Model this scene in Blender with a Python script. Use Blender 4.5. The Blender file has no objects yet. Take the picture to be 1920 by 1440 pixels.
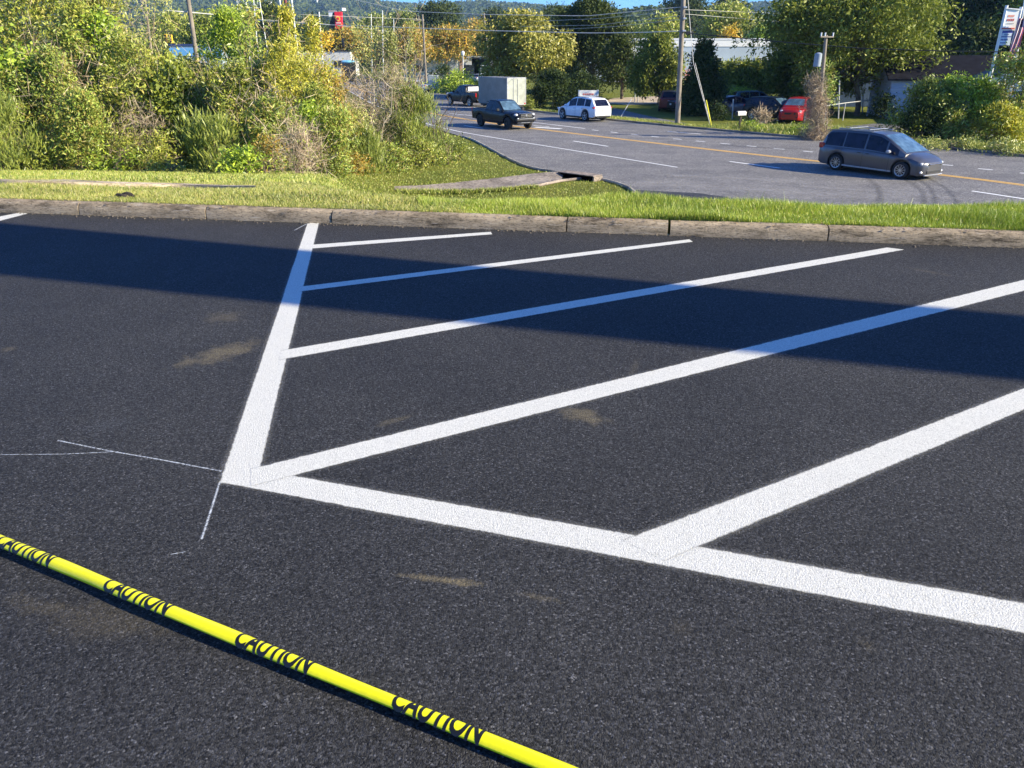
import bpy, bmesh, math, random
import numpy as np
from mathutils import Vector, Matrix
random.seed(7); rng = np.random.default_rng(11)
R = math.radians
scene = bpy.context.scene
COL = scene.collection
# ------------------------------------------------------------ camera model
PITCH, FPX, HC = R(23.2), 1442.0, 1.6
def ray(px, py):
    u = (px-960)/FPX; v = -(py-720)/FPX
    return np.array([u, math.cos(PITCH)+v*math.sin(PITCH), -math.sin(PITCH)+v*math.cos(PITCH)])
def G(px, py, z=-3.0):                 # photo pixel -> point on the level z
    d = ray(px, py); t = (z-HC)/d[2]
    return np.array([d[0]*t, d[1]*t, z])
def P(px, py, D):                      # photo pixel -> point at forward distance D
    d = ray(px, py); t = D/d[1]
    return np.array([d[0]*t, D, HC+d[2]*t])
def sm(x, a, b):
    t = np.clip((x-a)/(b-a), 0, 1); return t*t*(3-2*t)
KA, KB = 7.60, -0.167                  # kerb line y = KA + KB*x
def kerb_D(u): return KA/(1-KB*u)
TL = ([0, .18, 1.5, 5.5, 11.5, 18, 25, 29, 60], [.10, .10, .03, -.46, -1.18, -1.98, -2.75, -3.0, -3.0])
TR = ([0, .18, 1.2, 2.0, 4.0, 8.0, 14.0, 16.0, 60], [.10, .10, .05, -.04, -.6, -1.7, -2.8, -3.0, -3.0])
def terr(u, D):
    t = D-kerb_D(u); s = sm(u, -.26, -.12)
    w = np.clip(1-t/12, 0, 1)*np.clip((t-.6)/2, 0, 1)
    n = .03*np.sin(1.7*u*D+.6*D)+.025*np.sin(.9*D-1.3*u*D+2)
    return np.interp(t, *TL)*(1-s)+np.interp(t, *TR)*s+n*w*np.clip(1-(t-20)/8, 0, 1)
def zat(x, y): return float(terr(x/y, y))
def T(px, py):                         # photo pixel -> first point of the terrain
    d = ray(px, py); u = d[0]/d[1]; k = d[2]/d[1]
    D = np.concatenate([np.arange(kerb_D(u)+.19, 60, .02), np.arange(60, 600, .5)])
    h = HC+k*D-terr(u, D)
    i = int(np.argmax(h < 0)) if (h < 0).any() else len(D)-1
    return np.array([u*D[i], D[i], float(terr(u, D[i]))])
# ------------------------------------------------------------ helpers
def tag(o, label=None, cat=None, group=None, kind=None):
    if label: o['label'] = label
    if cat: o['category'] = cat
    if group: o['group'] = group
    if kind: o['kind'] = kind
    return o
def link(o, parent=None):
    COL.objects.link(o)
    if parent is not None: o.parent = parent
    return o
def empty(name, loc=(0, 0, 0), rz=0, label=None, cat=None, group=None, sc=1):
    o = bpy.data.objects.new(name, None); link(o)
    o.location = [float(q) for q in loc]; o.rotation_euler = (0, 0, rz); o.scale = (sc,)*3
    o.empty_display_size = .2
    return tag(o, label, cat, group)
def mesh_obj(name, V, F, mat, parent=None, smooth=False, angle=None, uv=None):
    me = bpy.data.meshes.new(name)
    V = np.asarray(V, dtype=np.float32)
    if isinstance(F, np.ndarray):
        n, k = F.shape
        me.vertices.add(len(V)); me.vertices.foreach_set('co', V.ravel())
        me.loops.add(n*k); me.loops.foreach_set('vertex_index', F.astype(np.int32).ravel())
        me.polygons.add(n); me.polygons.foreach_set('loop_start', np.arange(0, n*k, k, dtype=np.int32))
        me.polygons.foreach_set('loop_total', np.full(n, k, dtype=np.int32)); me.update(calc_edges=True)
    else:
        me.from_pydata([tuple(map(float, v)) for v in V], [], F); me.update()
    me.validate()
    if uv is not None:
        l = me.uv_layers.new(name='uv')
        idx = np.zeros(len(me.loops), dtype=np.int32); me.loops.foreach_get('vertex_index', idx)
        l.data.foreach_set('uv', np.asarray(uv, dtype=np.float32)[idx].ravel())
    if mat: me.materials.append(mat)
    if smooth or angle:
        me.polygons.foreach_set('use_smooth', [True]*len(me.polygons))
        if angle: me.set_sharp_from_angle(angle=R(angle))
    o = bpy.data.objects.new(name, me)
    return link(o, parent)
class MB:                               # gathers simple solids into one mesh
    def __init__(s): s.v = []; s.f = []
    def add(s, V, F):
        b = len(s.v); s.v += [tuple(map(float, q)) for q in V]; s.f += [tuple(i+b for i in q) for q in F]; return s
    def box(s, c, d, rz=0, M=None, bev=0):
        x, y, z = [q/2 for q in d]
        if bev:
            b = bev; pts = []
            prof = [(-x+b, -y), (x-b, -y), (x, -y+b), (x, y-b), (x-b, y), (-x+b, y), (-x, y-b), (-x, -y+b)]
            inn = [(q[0]*(1-b/x), q[1]*(1-b/y)) for q in prof]
            for (pr, zz) in ((inn, -z), (prof, -z+b), (prof, z-b), (inn, z)):
                pts += [(q[0], q[1], zz) for q in pr]
            F = [tuple(range(7, -1, -1)), tuple(range(24, 32))]
            for k in range(3):
                for i in range(8): j = (i+1) % 8; F.append((k*8+i, k*8+j, k*8+8+j, k*8+8+i))
        else:
            pts = [(-x, -y, -z), (x, -y, -z), (x, y, -z), (-x, y, -z), (-x, -y, z), (x, -y, z), (x, y, z), (-x, y, z)]
            F = [(0, 3, 2, 1), (4, 5, 6, 7), (0, 1, 5, 4), (1, 2, 6, 5), (2, 3, 7, 6), (3, 0, 4, 7)]
        m = Matrix.Translation(Vector([float(q) for q in c])) @ (M or Matrix.Rotation(rz, 4, 'Z'))
        return s.add([m @ Vector(p) for p in pts], F)
    def tube(s, pts, r, n=8, cap=True):
        pts = [np.array(p, float) for p in pts]; m = len(pts)
        rr = r if hasattr(r, '__len__') else [r]*m
        V = []; F = []
        for i, p in enumerate(pts):
            t = pts[min(i+1, m-1)]-pts[max(i-1, 0)]; t = t/(np.linalg.norm(t)+1e-9)
            a = np.cross(t, [0, 0, 1.] if abs(t[2]) < .9 else [1., 0, 0]); a /= np.linalg.norm(a); b = np.cross(t, a)
            for k in range(n):
                th = 2*math.pi*k/n; V.append(p+rr[i]*(a*math.cos(th)+b*math.sin(th)))
        for i in range(m-1):
            for k in range(n):
                j = (k+1) % n; F.append((i*n+k, i*n+j, (i+1)*n+j, (i+1)*n+k))
        if cap: F.append(tuple(range(n-1, -1, -1))); F.append(tuple((m-1)*n+k for k in range(n)))
        return s.add(V, F)
    def lathe(s, prof, n=24, axis='y', c=(0, 0, 0), cap=True):   # prof: (axial, radius)
        V = []; F = []; m = len(prof)
        for (a, r) in prof:
            for k in range(n):
                th = 2*math.pi*k/n
                q = (r*math.cos(th), a, r*math.sin(th)) if axis == 'y' else (r*math.cos(th), r*math.sin(th), a)
                V.append((q[0]+c[0], q[1]+c[1], q[2]+c[2]))
        for i in range(m-1):
            for k in range(n):
                j = (k+1) % n; F.append((i*n+k, i*n+j, (i+1)*n+j, (i+1)*n+k))
        if cap: F.append(tuple(range(n))); F.append(tuple((m-1)*n+k for k in range(n-1, -1, -1)))
        return s.add(V, F)
    def build(s, name, mat, parent=None, smooth=False, angle=None):
        o = mesh_obj(name, s.v, s.f, mat, parent, smooth, angle)
        bm = bmesh.new(); bm.from_mesh(o.data); bmesh.ops.recalc_face_normals(bm, faces=bm.faces[:]); bm.to_mesh(o.data); bm.free()
        if angle: o.data.set_sharp_from_angle(angle=R(angle))
        return o
# ------------------------------------------------------------ materials
def newmat(name):
    m = bpy.data.materials.new(name); m.use_nodes = True; nt = m.node_tree
    return m, nt, nt.nodes['Principled BSDF'], nt.nodes['Material Output']
def N(nt, t, **kw):
    n = nt.nodes.new(t)
    for k, v in kw.items():
        if k.startswith('i_'): n.inputs[k[2:].replace('_', ' ')].default_value = v
        else: setattr(n, k, v)
    return n
def ramp(nt, stops, fac=None):
    n = nt.nodes.new('ShaderNodeValToRGB'); cr = n.color_ramp
    while len(cr.elements) < len(stops): cr.elements.new(.5)
    for e, (p, c) in zip(cr.elements, stops):
        e.position = p; e.color = (*c, 1) if len(c) == 3 else c
    if fac is not None: nt.links.new(fac, n.inputs[0])
    return n
def mixc(nt, a, b, fac, mode='MIX'):
    n = nt.nodes.new('ShaderNodeMix'); n.data_type = 'RGBA'; n.blend_type = mode
    for s, q in ((6, a), (7, b), (0, fac)):
        if isinstance(q, (int, float)): n.inputs[s].default_value = q
        elif isinstance(q, tuple): n.inputs[s].default_value = (*q, 1)
        else: nt.links.new(q, n.inputs[s])
    return n.outputs[2]
def math_(nt, op, a, b=None, c=None, clamp=False):
    n = nt.nodes.new('ShaderNodeMath'); n.operation = op; n.use_clamp = clamp
    for i, q in enumerate((a, b, c)):
        if q is None: continue
        if isinstance(q, (int, float)): n.inputs[i].default_value = q
        else: nt.links.new(q, n.inputs[i])
    return n.outputs[0]
def noise(nt, vec, scale, detail=4, rough=.55):
    n = N(nt, 'ShaderNodeTexNoise'); n.inputs['Scale'].default_value = scale; n.inputs['Detail'].default_value = detail
    n.inputs['Roughness'].default_value = rough
    if vec is not None: nt.links.new(vec, n.inputs['Vector'])
    return n.outputs['Fac']
def coords(nt, which='Object', scale=None, rot=None):
    tc = N(nt, 'ShaderNodeTexCoord').outputs[which]
    if scale or rot:
        mp = N(nt, 'ShaderNodeMapping'); nt.links.new(tc, mp.inputs[0])
        if scale: mp.inputs['Scale'].default_value = scale
        if rot: mp.inputs['Rotation'].default_value = rot
        return mp.outputs[0]
    return tc
def bump(nt, h, strength, dist, bs):
    b = N(nt, 'ShaderNodeBump'); b.inputs['Strength'].default_value = strength; b.inputs['Distance'].default_value = dist
    nt.links.new(h, b.inputs['Height']); nt.links.new(b.outputs[0], bs.inputs['Normal'])
def geo_pos(nt): return N(nt, 'ShaderNodeNewGeometry').outputs['Position']
def plain(name, c, rough=.6, metal=0, spec=.5, var=.15, scale=6, coat=0, bmp=0):
    m, nt, bs, out = newmat(name)
    co = coords(nt); f = noise(nt, co, scale)
    a = tuple(q*(1-var) for q in c); b = tuple(min(1, q*(1+var)) for q in c)
    r = ramp(nt, [(.3, a), (.7, b)], f); nt.links.new(r.outputs[0], bs.inputs['Base Color'])
    bs.inputs['Roughness'].default_value = rough; bs.inputs['Metallic'].default_value = metal
    bs.inputs['Specular IOR Level'].default_value = spec; bs.inputs['Coat Weight'].default_value = coat
    if bmp: bump(nt, noise(nt, co, scale*8), bmp, .01, bs)
    return m
def carpaint(name, c, metal=.3, rough=.35):
    m, nt, bs, out = newmat(name); co = coords(nt)
    dirt = ramp(nt, [(.45, (0, 0, 0)), (.8, (1, 1, 1))], noise(nt, co, 3, 6))
    col = mixc(nt, c, tuple(q*.85+.01*(max(c) > .03) for q in c), dirt.outputs[0])
    nt.links.new(col, bs.inputs['Base Color'])
    bs.inputs['Metallic'].default_value = metal; bs.inputs['Roughness'].default_value = rough
    dk = max(c) < .03; bs.inputs['Coat Weight'].default_value = .12 if dk else .4; bs.inputs['Coat Roughness'].default_value = .08; bs.inputs['Specular IOR Level'].default_value = .22 if dk else .5
    return m
def leafmat(name, cols, transl=.35, rough=.42, gain=1.3):
    transl *= .5
    if name.split('_')[0] in ('olive', 'bright', 'green', 'willow', 'feathery', 'golden', 'rusty'): gain *= 1.34
    m, nt, bs, out = newmat(name)
    geo = N(nt, 'ShaderNodeNewGeometry'); n = len(cols)
    oi = N(nt, 'ShaderNodeObjectInfo')
    cs = [tuple(q*gain for q in c) for c in cols]
    r = ramp(nt, [(i/(n-1), c) for i, c in enumerate(cs)], geo.outputs['Random Per Island'])
    nz = noise(nt, geo.outputs['Position'], .9, 2)
    v = ramp(nt, [(.3, (.7, .74, .7)), (.7, (1.2, 1.15, 1.05))], nz)
    c = mixc(nt, r.outputs[0], v.outputs[0], 1.0, 'MULTIPLY')
    nt.links.new(c, bs.inputs['Base Color']); bs.inputs['Roughness'].default_value = rough
    bs.inputs['Specular IOR Level'].default_value = .08 if name.split('_')[0] in ('dark', 'woodland', 'deep', 'oak') else .4
    tr = N(nt, 'ShaderNodeBsdfTranslucent'); 
    tc = mixc(nt, c, (1.1, 1.25, .5), 1.0, 'MULTIPLY'); nt.links.new(tc, tr.inputs[0])
    mx = N(nt, 'ShaderNodeMixShader'); mx.inputs[0].default_value = transl
    nt.links.new(bs.outputs[0], mx.inputs[1]); nt.links.new(tr.outputs[0], mx.inputs[2]); nt.links.new(mx.outputs[0], out.inputs[0])
    return m
def ellmask(nt, pos, c, ax, rot, soft=.5, nz=None):   # soft elliptical patch round a ground point
    mp = N(nt, 'ShaderNodeMapping'); mp.vector_type = 'TEXTURE'; nt.links.new(pos, mp.inputs[0])
    mp.inputs['Location'].default_value = (c[0], c[1], 0); mp.inputs['Rotation'].default_value = (0, 0, rot)
    mp.inputs['Scale'].default_value = (ax[0], ax[1], 1000)
    ln = N(nt, 'ShaderNodeVectorMath', operation='LENGTH'); nt.links.new(mp.outputs[0], ln.inputs[0])
    if nz is None: nz = noise(nt, pos, 9, 3)
    nn = math_(nt, 'ADD', ln.outputs['Value'], math_(nt, 'MULTIPLY', math_(nt, 'SUBTRACT', nz, .5), 2.4))
    mr = N(nt, 'ShaderNodeMapRange'); mr.inputs['From Min'].default_value = 1.0; mr.inputs['From Max'].default_value = 1-soft
    nt.links.new(nn, mr.inputs['Value']); return mr.outputs[0]
def asphalt(name, lo, hi, grain=260, bs_=.9, stains=(), dist=.004, spec=.22, streak=None):
    m, nt, bs, out = newmat(name); pos = geo_pos(nt)
    vo = N(nt, 'ShaderNodeTexVoronoi'); vo.inputs['Scale'].default_value = grain*.7; nt.links.new(pos, vo.inputs['Vector'])
    sep = N(nt, 'ShaderNodeSeparateColor'); nt.links.new(vo.outputs['Color'], sep.inputs[0])
    r = ramp(nt, [(0, tuple(q*.28 for q in lo)), (.35, tuple(q*.75 for q in lo)), (.7, lo), (.97, hi), (1, tuple(min(1, q*1.8) for q in hi))], sep.outputs[0])
    big = ramp(nt, [(.3, (.82, .82, .84)), (.7, (1.18, 1.17, 1.15))], noise(nt, pos, .8, 5, .6))
    c = mixc(nt, r.outputs[0], big.outputs[0], 1.0, 'MULTIPLY')
    med = ramp(nt, [(.35, (.70, .70, .70)), (.65, (1.28, 1.28, 1.28))], noise(nt, pos, 70 if stains else 8, 4, .8))
    c = mixc(nt, c, med.outputs[0], 1.0, 'MULTIPLY')
    if streak is not None:
        mp = N(nt, 'ShaderNodeMapping'); mp.inputs['Rotation'].default_value = (0, 0, -streak); mp.inputs['Scale'].default_value = (.035, .75, 1); nt.links.new(pos, mp.inputs[0])
        mp2 = mp.outputs[0]; st = ramp(nt, [(.3, (.84, .84, .85)), (.7, (1.14, 1.13, 1.12))], noise(nt, mp2, 1.0, 6, .7)); c = mixc(nt, c, st.outputs[0], 1.0, 'MULTIPLY')
        ck = ramp(nt, [(.49, (1, 1, 1)), (.5, (.55, .55, .55)), (.51, (1, 1, 1))], noise(nt, pos, .22, 5, .6)); c = mixc(nt, c, ck.outputs[0], .25, 'MULTIPLY')
    if stains:
        nz = noise(nt, pos, 11, 5, .7); sp = ramp(nt, [(.38, (.25,)*3), (.6, (1,)*3)], noise(nt, pos, 110, 2, .7))
    for (cc, ax, rot, col, amt, soft) in stains:
        k = ellmask(nt, pos, cc, ax, rot, soft, nz)
        k = math_(nt, 'MULTIPLY', math_(nt, 'MULTIPLY', k, sp.outputs[0]), amt)
        c = mixc(nt, c, col, k)
    nt.links.new(c, bs.inputs['Base Color']); bs.inputs['Roughness'].default_value = .75
    bs.inputs['Specular IOR Level'].default_value = spec
    h = math_(nt, 'ADD', math_(nt, 'MULTIPLY', vo.outputs['Distance'], -.5), noise(nt, pos, grain*1.3, 1, .7))
    h = math_(nt, 'ADD', h, math_(nt, 'MULTIPLY', noise(nt, pos, grain*.25, 1), .8))
    bump(nt, h, bs_, dist, bs); return m
# ------------------------------------------------------------ world, sun, camera
EL, SX, SY = R(26), .96, -.28
_n = math.hypot(SX, SY); SX /= _n; SY /= _n
SUN = np.array([SX*math.cos(EL), SY*math.cos(EL), math.sin(EL)])
w = bpy.data.worlds.new('World'); scene.world = w; w.use_nodes = True; nt = w.node_tree
sky = nt.nodes.new('ShaderNodeTexSky'); sky.sky_type = 'NISHITA'; sky.sun_disc = False
sky.sun_elevation = EL; sky.sun_rotation = math.atan2(SX, SY)
sky.air_density = 1.0; sky.dust_density = .2; sky.ozone_density = 4.0
mxs = nt.nodes.new('ShaderNodeMix'); mxs.data_type = 'RGBA'; mxs.blend_type = 'MULTIPLY'; mxs.inputs[0].default_value = 1; mxs.inputs[7].default_value = (.50, .93, 1.68, 1)
nt.links.new(sky.outputs[0], mxs.inputs[6]); nt.links.new(mxs.outputs[2], nt.nodes['Background'].inputs[0]); nt.nodes['Background'].inputs[1].default_value = .072
sl = bpy.data.lights.new('sun', 'SUN'); sl.energy = 5.0; sl.angle = R(.53); sl.color = (1, .89, .64)
so = link(bpy.data.objects.new('sun', sl)); so.rotation_euler = Vector(SUN).to_track_quat('Z', 'Y').to_euler(); so.location = (0, 0, 30)
cd = bpy.data.cameras.new('camera'); cam = link(bpy.data.objects.new('camera', cd)); scene.camera = cam
cam.location = (0, 0, HC); cam.rotation_euler = (math.pi/2-PITCH, 0, 0)
cd.sensor_width = 36; cd.lens = FPX/1920*36; cd.clip_start = .05; cd.clip_end = 12000
vs = scene.view_settings; vs.view_transform = 'Standard'; vs.look = 'None'; vs.gamma = 1; vs.exposure = 1.2
scene.cycles.max_bounces = 6; scene.cycles.diffuse_bounces = 3; scene.cycles.glossy_bounces = 2; scene.cycles.volume_bounces = 0
scene.render.resolution_x = 1024; scene.render.resolution_y = 768
# ------------------------------------------------------------ ground
def gxy(px, py): q = G(px, py, 0); return (q[0], q[1])
def two(a, b):
    p, q = gxy(*a), gxy(*b)
    return ((p[0]+q[0])/2, (p[1]+q[1])/2), math.hypot(q[0]-p[0], q[1]-p[1])/2, math.atan2(q[1]-p[1], q[0]-p[0])
TAN = (.20, .165, .10)
stains = []
for (a, b, wd, amt) in (((325, 690), (500, 636), .13, .8), ((380, 590), (460, 600), .14, .35), ((750, 1078), (930, 1100), .024, 1.0),
                        ((1050, 765), (1140, 795), .09, .8), ((700, 800), (790, 775), .03, .4), ((60, 1150), (330, 1180), .10, .22),
                        ((0, 655), (40, 652), .06, .4), ((960, 1110), (1060, 1130), .02, .35), ((1180, 688), (1200, 690), .2, .2),
                        ((150, 800), (270, 790), .09, .12), ((0, 1120), (140, 1150), .05, .2), ((1690, 500), (1800, 520), .05, .25),
                        ((1610, 1190), (1640, 1230), .03, .2), ((1260, 1160), (1300, 1200), .04, .15)):
    c, hl, an = two(a, b); col = TAN if amt != .12 else (.13, .15, .18)
    stains.append((c, (hl, wd), an, col, amt, .7))
M_lot = asphalt('fresh_asphalt', (.045, .045, .046), (.083, .083, .087), 240, 1.0, stains, .006, spec=.14)
DIRT = (.16, .13, .10)
M_road = asphalt('worn_asphalt', (.20, .192, .182), (.29, .278, .262), 60, .3, streak=-.85)
M_road2 = asphalt('sealed_asphalt', (.05, .05, .055), (.085, .085, .09), 60, .3)
M_drive = asphalt('driveway_asphalt', (.16, .155, .15), (.24, .23, .22), 50, .3)

def ground_material():
    m, nt, bs, out = newmat('grass_and_soil'); pos = geo_pos(nt)
    a = ramp(nt, [(.25, (.06, .075, .015)), (.5, (.14, .165, .03)), (.75, (.25, .24, .07))], noise(nt, pos, 14, 6, .75))
    b = ramp(nt, [(.35, (.8, .85, .7)), (.65, (1.2, 1.1, 1.0))], noise(nt, pos, .35, 4))
    c = mixc(nt, a.outputs[0], b.outputs[0], 1.0, 'MULTIPLY')
    d = ramp(nt, [(.66, (0, 0, 0)), (.74, (1, 1, 1))], noise(nt, pos, .9, 5))
    c = mixc(nt, c, (.25, .17, .085), math_(nt, 'MULTIPLY', d.outputs[0], .55))
    for px, py, ax, col in ((370, 349, (.45, .25), (.42, .17, .07)), (45, 338, (.8, .3), (.36, .2, .09)), (1060, 398, (.22, .05), (.36, .17, .07))):
        q = T(px, py); k = ellmask(nt, pos, q, ax, 0, .6); c = mixc(nt, c, col, math_(nt, 'MULTIPLY', k, .8))
    nt.links.new(c, bs.inputs['Base Color']); bs.inputs['Roughness'].default_value = .9; bs.inputs['Specular IOR Level'].default_value = .1
    bump(nt, noise(nt, pos, 22, 6, .8), 1.0, .08, bs); return m
M_ground = ground_material()
us = np.concatenate([np.linspace(-3.5, -.9, 16), np.linspace(-.85, .85, 120), np.linspace(.9, 3.5, 16)])
ts = np.concatenate([np.arange(.06, 4, .12), np.arange(4, 32, .5), np.geomspace(32, 6000, 40)])
U, TT = np.meshgrid(us, ts); D = kerb_D(U)+TT
V = np.stack([U*D, D, terr(U, D)-.012*(TT > 1)], -1).reshape(-1, 3)
nu, ntt = len(us), len(ts); ii = (np.arange(ntt-1)[:, None]*nu+np.arange(nu-1)).ravel()
tag(mesh_obj('ground', V, np.stack([ii, ii+1, ii+nu+1, ii+nu], 1), M_ground, smooth=True), kind='structure')
# lot
def kxy(x): return KA+KB*x
lot = [(-40, -40), (40, -40), (40, kxy(40)+.02), (-40, kxy(-40)+.02)]
tag(mesh_obj('parking_lot', [(a, b, 0) for a, b in lot], [(0, 1, 2, 3)], M_lot), kind='structure')
# road
def poly(name, pts, z, mat):
    o = mesh_obj(name, [G(a, b, -3)*np.array([1, 1, 0])+np.array([0, 0, z]) for a, b in pts], [tuple(range(len(pts)))], mat)
    bm = bmesh.new(); bm.from_mesh(o.data); bmesh.ops.triangulate(bm, faces=bm.faces[:]); bmesh.ops.recalc_face_normals(bm, faces=bm.faces[:])
    if bm.faces and sum(f.normal.z for f in bm.faces) < 0: bmesh.ops.reverse_faces(bm, faces=bm.faces[:])
    bm.to_mesh(o.data); bm.free(); return o
EDGE = [(600, 131), (640, 163), (690, 193), (745, 217), (800, 237), (868, 257), (886, 262), (920, 280), (950, 297), (985, 313), (1010, 320),
        (1060, 325), (1100, 331), (1150, 342), (1182, 352), (1190, 362), (1188, 378), (1220, 392)]
FAR = [(2600, 375), (2200, 327), (1920, 295), (1720, 275), (1480, 258), (1280, 240), (1140, 226), (1000, 210), (900, 190), (840, 178), (790, 170), (740, 160), (700, 148), (665, 134), (640, 122), (612, 115)]
tag(poly('road', [(598, 116)]+EDGE+[(1500, 396), (1920, 402), (2600, 450)]+FAR, -2.985, M_road), kind='structure')
tag(poly('road_patch', [(1192, 357), (1250, 360), (1310, 363), (1360, 370), (1395, 378), (1440, 391), (1225, 391), (1190, 378)], -2.981, M_road2), kind='structure')
tag(poly('driveway', [(1152, 203), (1190, 212), (1235, 222), (1300, 234), (1350, 243), (1270, 238), (1140, 224), (1142, 214)], -2.983, M_drive), kind='structure')
M_sand = plain('sandy_ground', (.42, .33, .22), .9, var=.3, scale=.6)
tag(poly('dirt_yard', [(1120, 193), (1150, 184), (1240, 180), (1300, 186), (1250, 194), (1180, 197)], -2.99, M_sand), kind='structure')
M_lotbg = plain('far_pavement', (.3, .28, .26), .9, var=.2, scale=.3)
tag(poly('side_street', [(1545, 262), (1560, 240), (1640, 232), (1760, 240), (1790, 262), (1740, 277)], -2.984, M_drive), kind='structure')
# painted road lines ------------------------------------------------
def resample(pts, n):
    pts = np.array(pts, float); d = np.concatenate([[0], np.cumsum(np.linalg.norm(np.diff(pts, axis=0), axis=1))])
    s = np.linspace(0, d[-1], n); return np.stack([np.interp(s, d, pts[:, i]) for i in range(pts.shape[1])], 1)
def smoothline(pts, n=40):
    p = resample(pts, n)
    for _ in range(6): p[1:-1] = (p[:-2]+2*p[1:-1]+p[2:])/4
    return p
def strip(mb, pts, wd, z, off=0, n=None):
    p = np.array([[a[0], a[1]] for a in pts]); 
    if n: p = smoothline(p, n)
    t = np.gradient(p, axis=0); t /= np.linalg.norm(t, axis=1)[:, None]; nn = np.stack([-t[:, 1], t[:, 0]], 1)
    A = p+nn*(off-wd/2); B = p+nn*(off+wd/2); V = []; F = []
    for i in range(len(p)): V += [(*A[i], z), (*B[i], z)]
    for i in range(len(p)-1): F.append((2*i, 2*i+2, 2*i+3, 2*i+1))
    mb.add(V, F)
def roadpaint(name, c, wear=.45):
    m, nt, bs, out = newmat(name); pos = geo_pos(nt)
    f = ramp(nt, [(wear-.1, (0, 0, 0)), (wear+.1, (1, 1, 1))], noise(nt, pos, 9, 6, .8))
    nt.links.new(mixc(nt, tuple(q*.6+.06 for q in c), c, f.outputs[0]), bs.inputs['Base Color']); bs.inputs['Roughness'].default_value = .7
    return m
M_rw = roadpaint('road_white', (.75, .75, .73), .38); M_ry = roadpaint('road_yellow', (.72, .42, .09), .38)
mw = MB(); my = MB(); ZM = -2.979
YL = [G(*q) for q in ((640, 150), (700, 181), (760, 203), (833, 218), (915, 231), (1000, 242), (1180, 263), (1320, 280), (1532, 304), (1650, 314.5), (1763, 325), (1897, 343), (2100, 372))]
strip(my, YL, .15, ZM, .12, 60); strip(my, YL, .15, ZM, -.12, 60)
strip(mw, [G(*q) for q in ((640, 163), (700, 196), (760, 220), (845, 246), (960, 264), (1150, 295), (1270, 314.5))], .13, ZM, 0, 50)
for a, b in (((1075, 265), (1140, 275)), ((1368, 303.5), (1462, 316)), ((1822, 359), (1960, 380)), ((870, 236), (905, 241)), ((1145, 248), (1158, 249.5)), ((1110, 244), (1122, 245.3)),
             ((1182.5, 252), (1196, 253.3)), ((1221, 256.3), (1235, 257.6)), ((1262, 260.8), (1278, 262)), ((1305, 265), (1322, 266.5)), ((1351, 269.3), (1369, 271)),
             ((1400, 274), (1418, 275.5)), ((1451, 279), (1471, 280.6)), ((1506, 284), (1524, 285.7)), ((1762, 309), (1787, 311.2)), ((1834, 317), (1861, 319.4)),
             ((1912, 325), (1938, 327.5)), ((1000, 230), (1097, 241.5)), ((1252, 247), (1314, 252)), ((843, 213.5), (890, 217.5)), ((1000, 236), (1030, 238)), ((800, 199), (905, 203))):
    strip(mw, [G(*a), G(*b)], .17, ZM)
strip(mw, [G(1003, 239), G(1052, 242)], .5, ZM)
tag(my.build('road_yellow_line', M_ry), kind='structure'); tag(mw.build('road_white_lines', M_rw), kind='structure')
def decal(name, c, a, dens=1):
    m, nt, bs, out = newmat(name); pos = geo_pos(nt); uv = coords(nt, 'UV')
    sp = N(nt, 'ShaderNodeSeparateXYZ'); nt.links.new(uv, sp.inputs[0])
    e = math_(nt, 'SUBTRACT', 1, math_(nt, 'ABSOLUTE', sp.outputs[1]), clamp=True)
    n = ramp(nt, [(.3, (0, 0, 0)), (.7, (1, 1, 1))], noise(nt, pos, 6*dens, 5, .7))
    k = math_(nt, 'MULTIPLY', math_(nt, 'MULTIPLY', e, n.outputs[0]), a, clamp=True)
    nt.links.new(k, bs.inputs['Alpha']); bs.inputs['Base Color'].default_value = (*c, 1); bs.inputs['Roughness'].default_value = .7
    return m
def ribbon(name, pts, wd, z, mat, n=30):
    p = smoothline(np.array([[a[0], a[1]] for a in pts]), n); t = np.gradient(p, axis=0); t /= np.linalg.norm(t, axis=1)[:, None]
    nn = np.stack([-t[:, 1], t[:, 0]], 1); V = []; UV = []
    for i in range(n): V += [(*(p[i]-nn[i]*wd/2), z), (*(p[i]+nn[i]*wd/2), z)]; UV += [(i/n, -1), (i/n, 1)]
    F = [(2*i, 2*i+2, 2*i+3, 2*i+1) for i in range(n-1)]
    return mesh_obj(name, V, F, mat, uv=UV)
M_skid_shadow = decal('tyre_and_shadow_mark', (.03, .03, .032), .5)
for pts, wd in ((((1625, 334), (1642, 348), (1650, 362), (1648, 384)), .35), (((1690, 332), (1718, 350), (1732, 364), (1734, 384)), .3), (((1715, 333), (1742, 350), (1752, 366), (1754, 388)), .3),
                (((1738, 334), (1772, 352), (1790, 372), (1796, 392)), .25), (((1745, 318), (1840, 325), (1960, 334)), .12), (((1350, 272), (1450, 279), (1530, 281)), .7)):  # arcs are tyre marks; last two ribbons paint wire and tree shadows
    tag(ribbon('tyre_and_shadow_mark', [G(*q) for q in pts], wd, -2.977, M_skid_shadow), kind='structure')
M_pale = decal('pale_dust', (.42, .40, .37), .5, .4)
for pts, wd in ((((1190, 345), (1350, 352), (1560, 366), (1700, 372)), 2.2), (((1250, 330), (1400, 335), (1520, 345)), 1.2), (((1500, 350), (1700, 362), (1800, 375)), .8)):
    tag(ribbon('road_dust', [G(*q) for q in pts], wd, -2.9785, M_pale), kind='structure')
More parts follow.
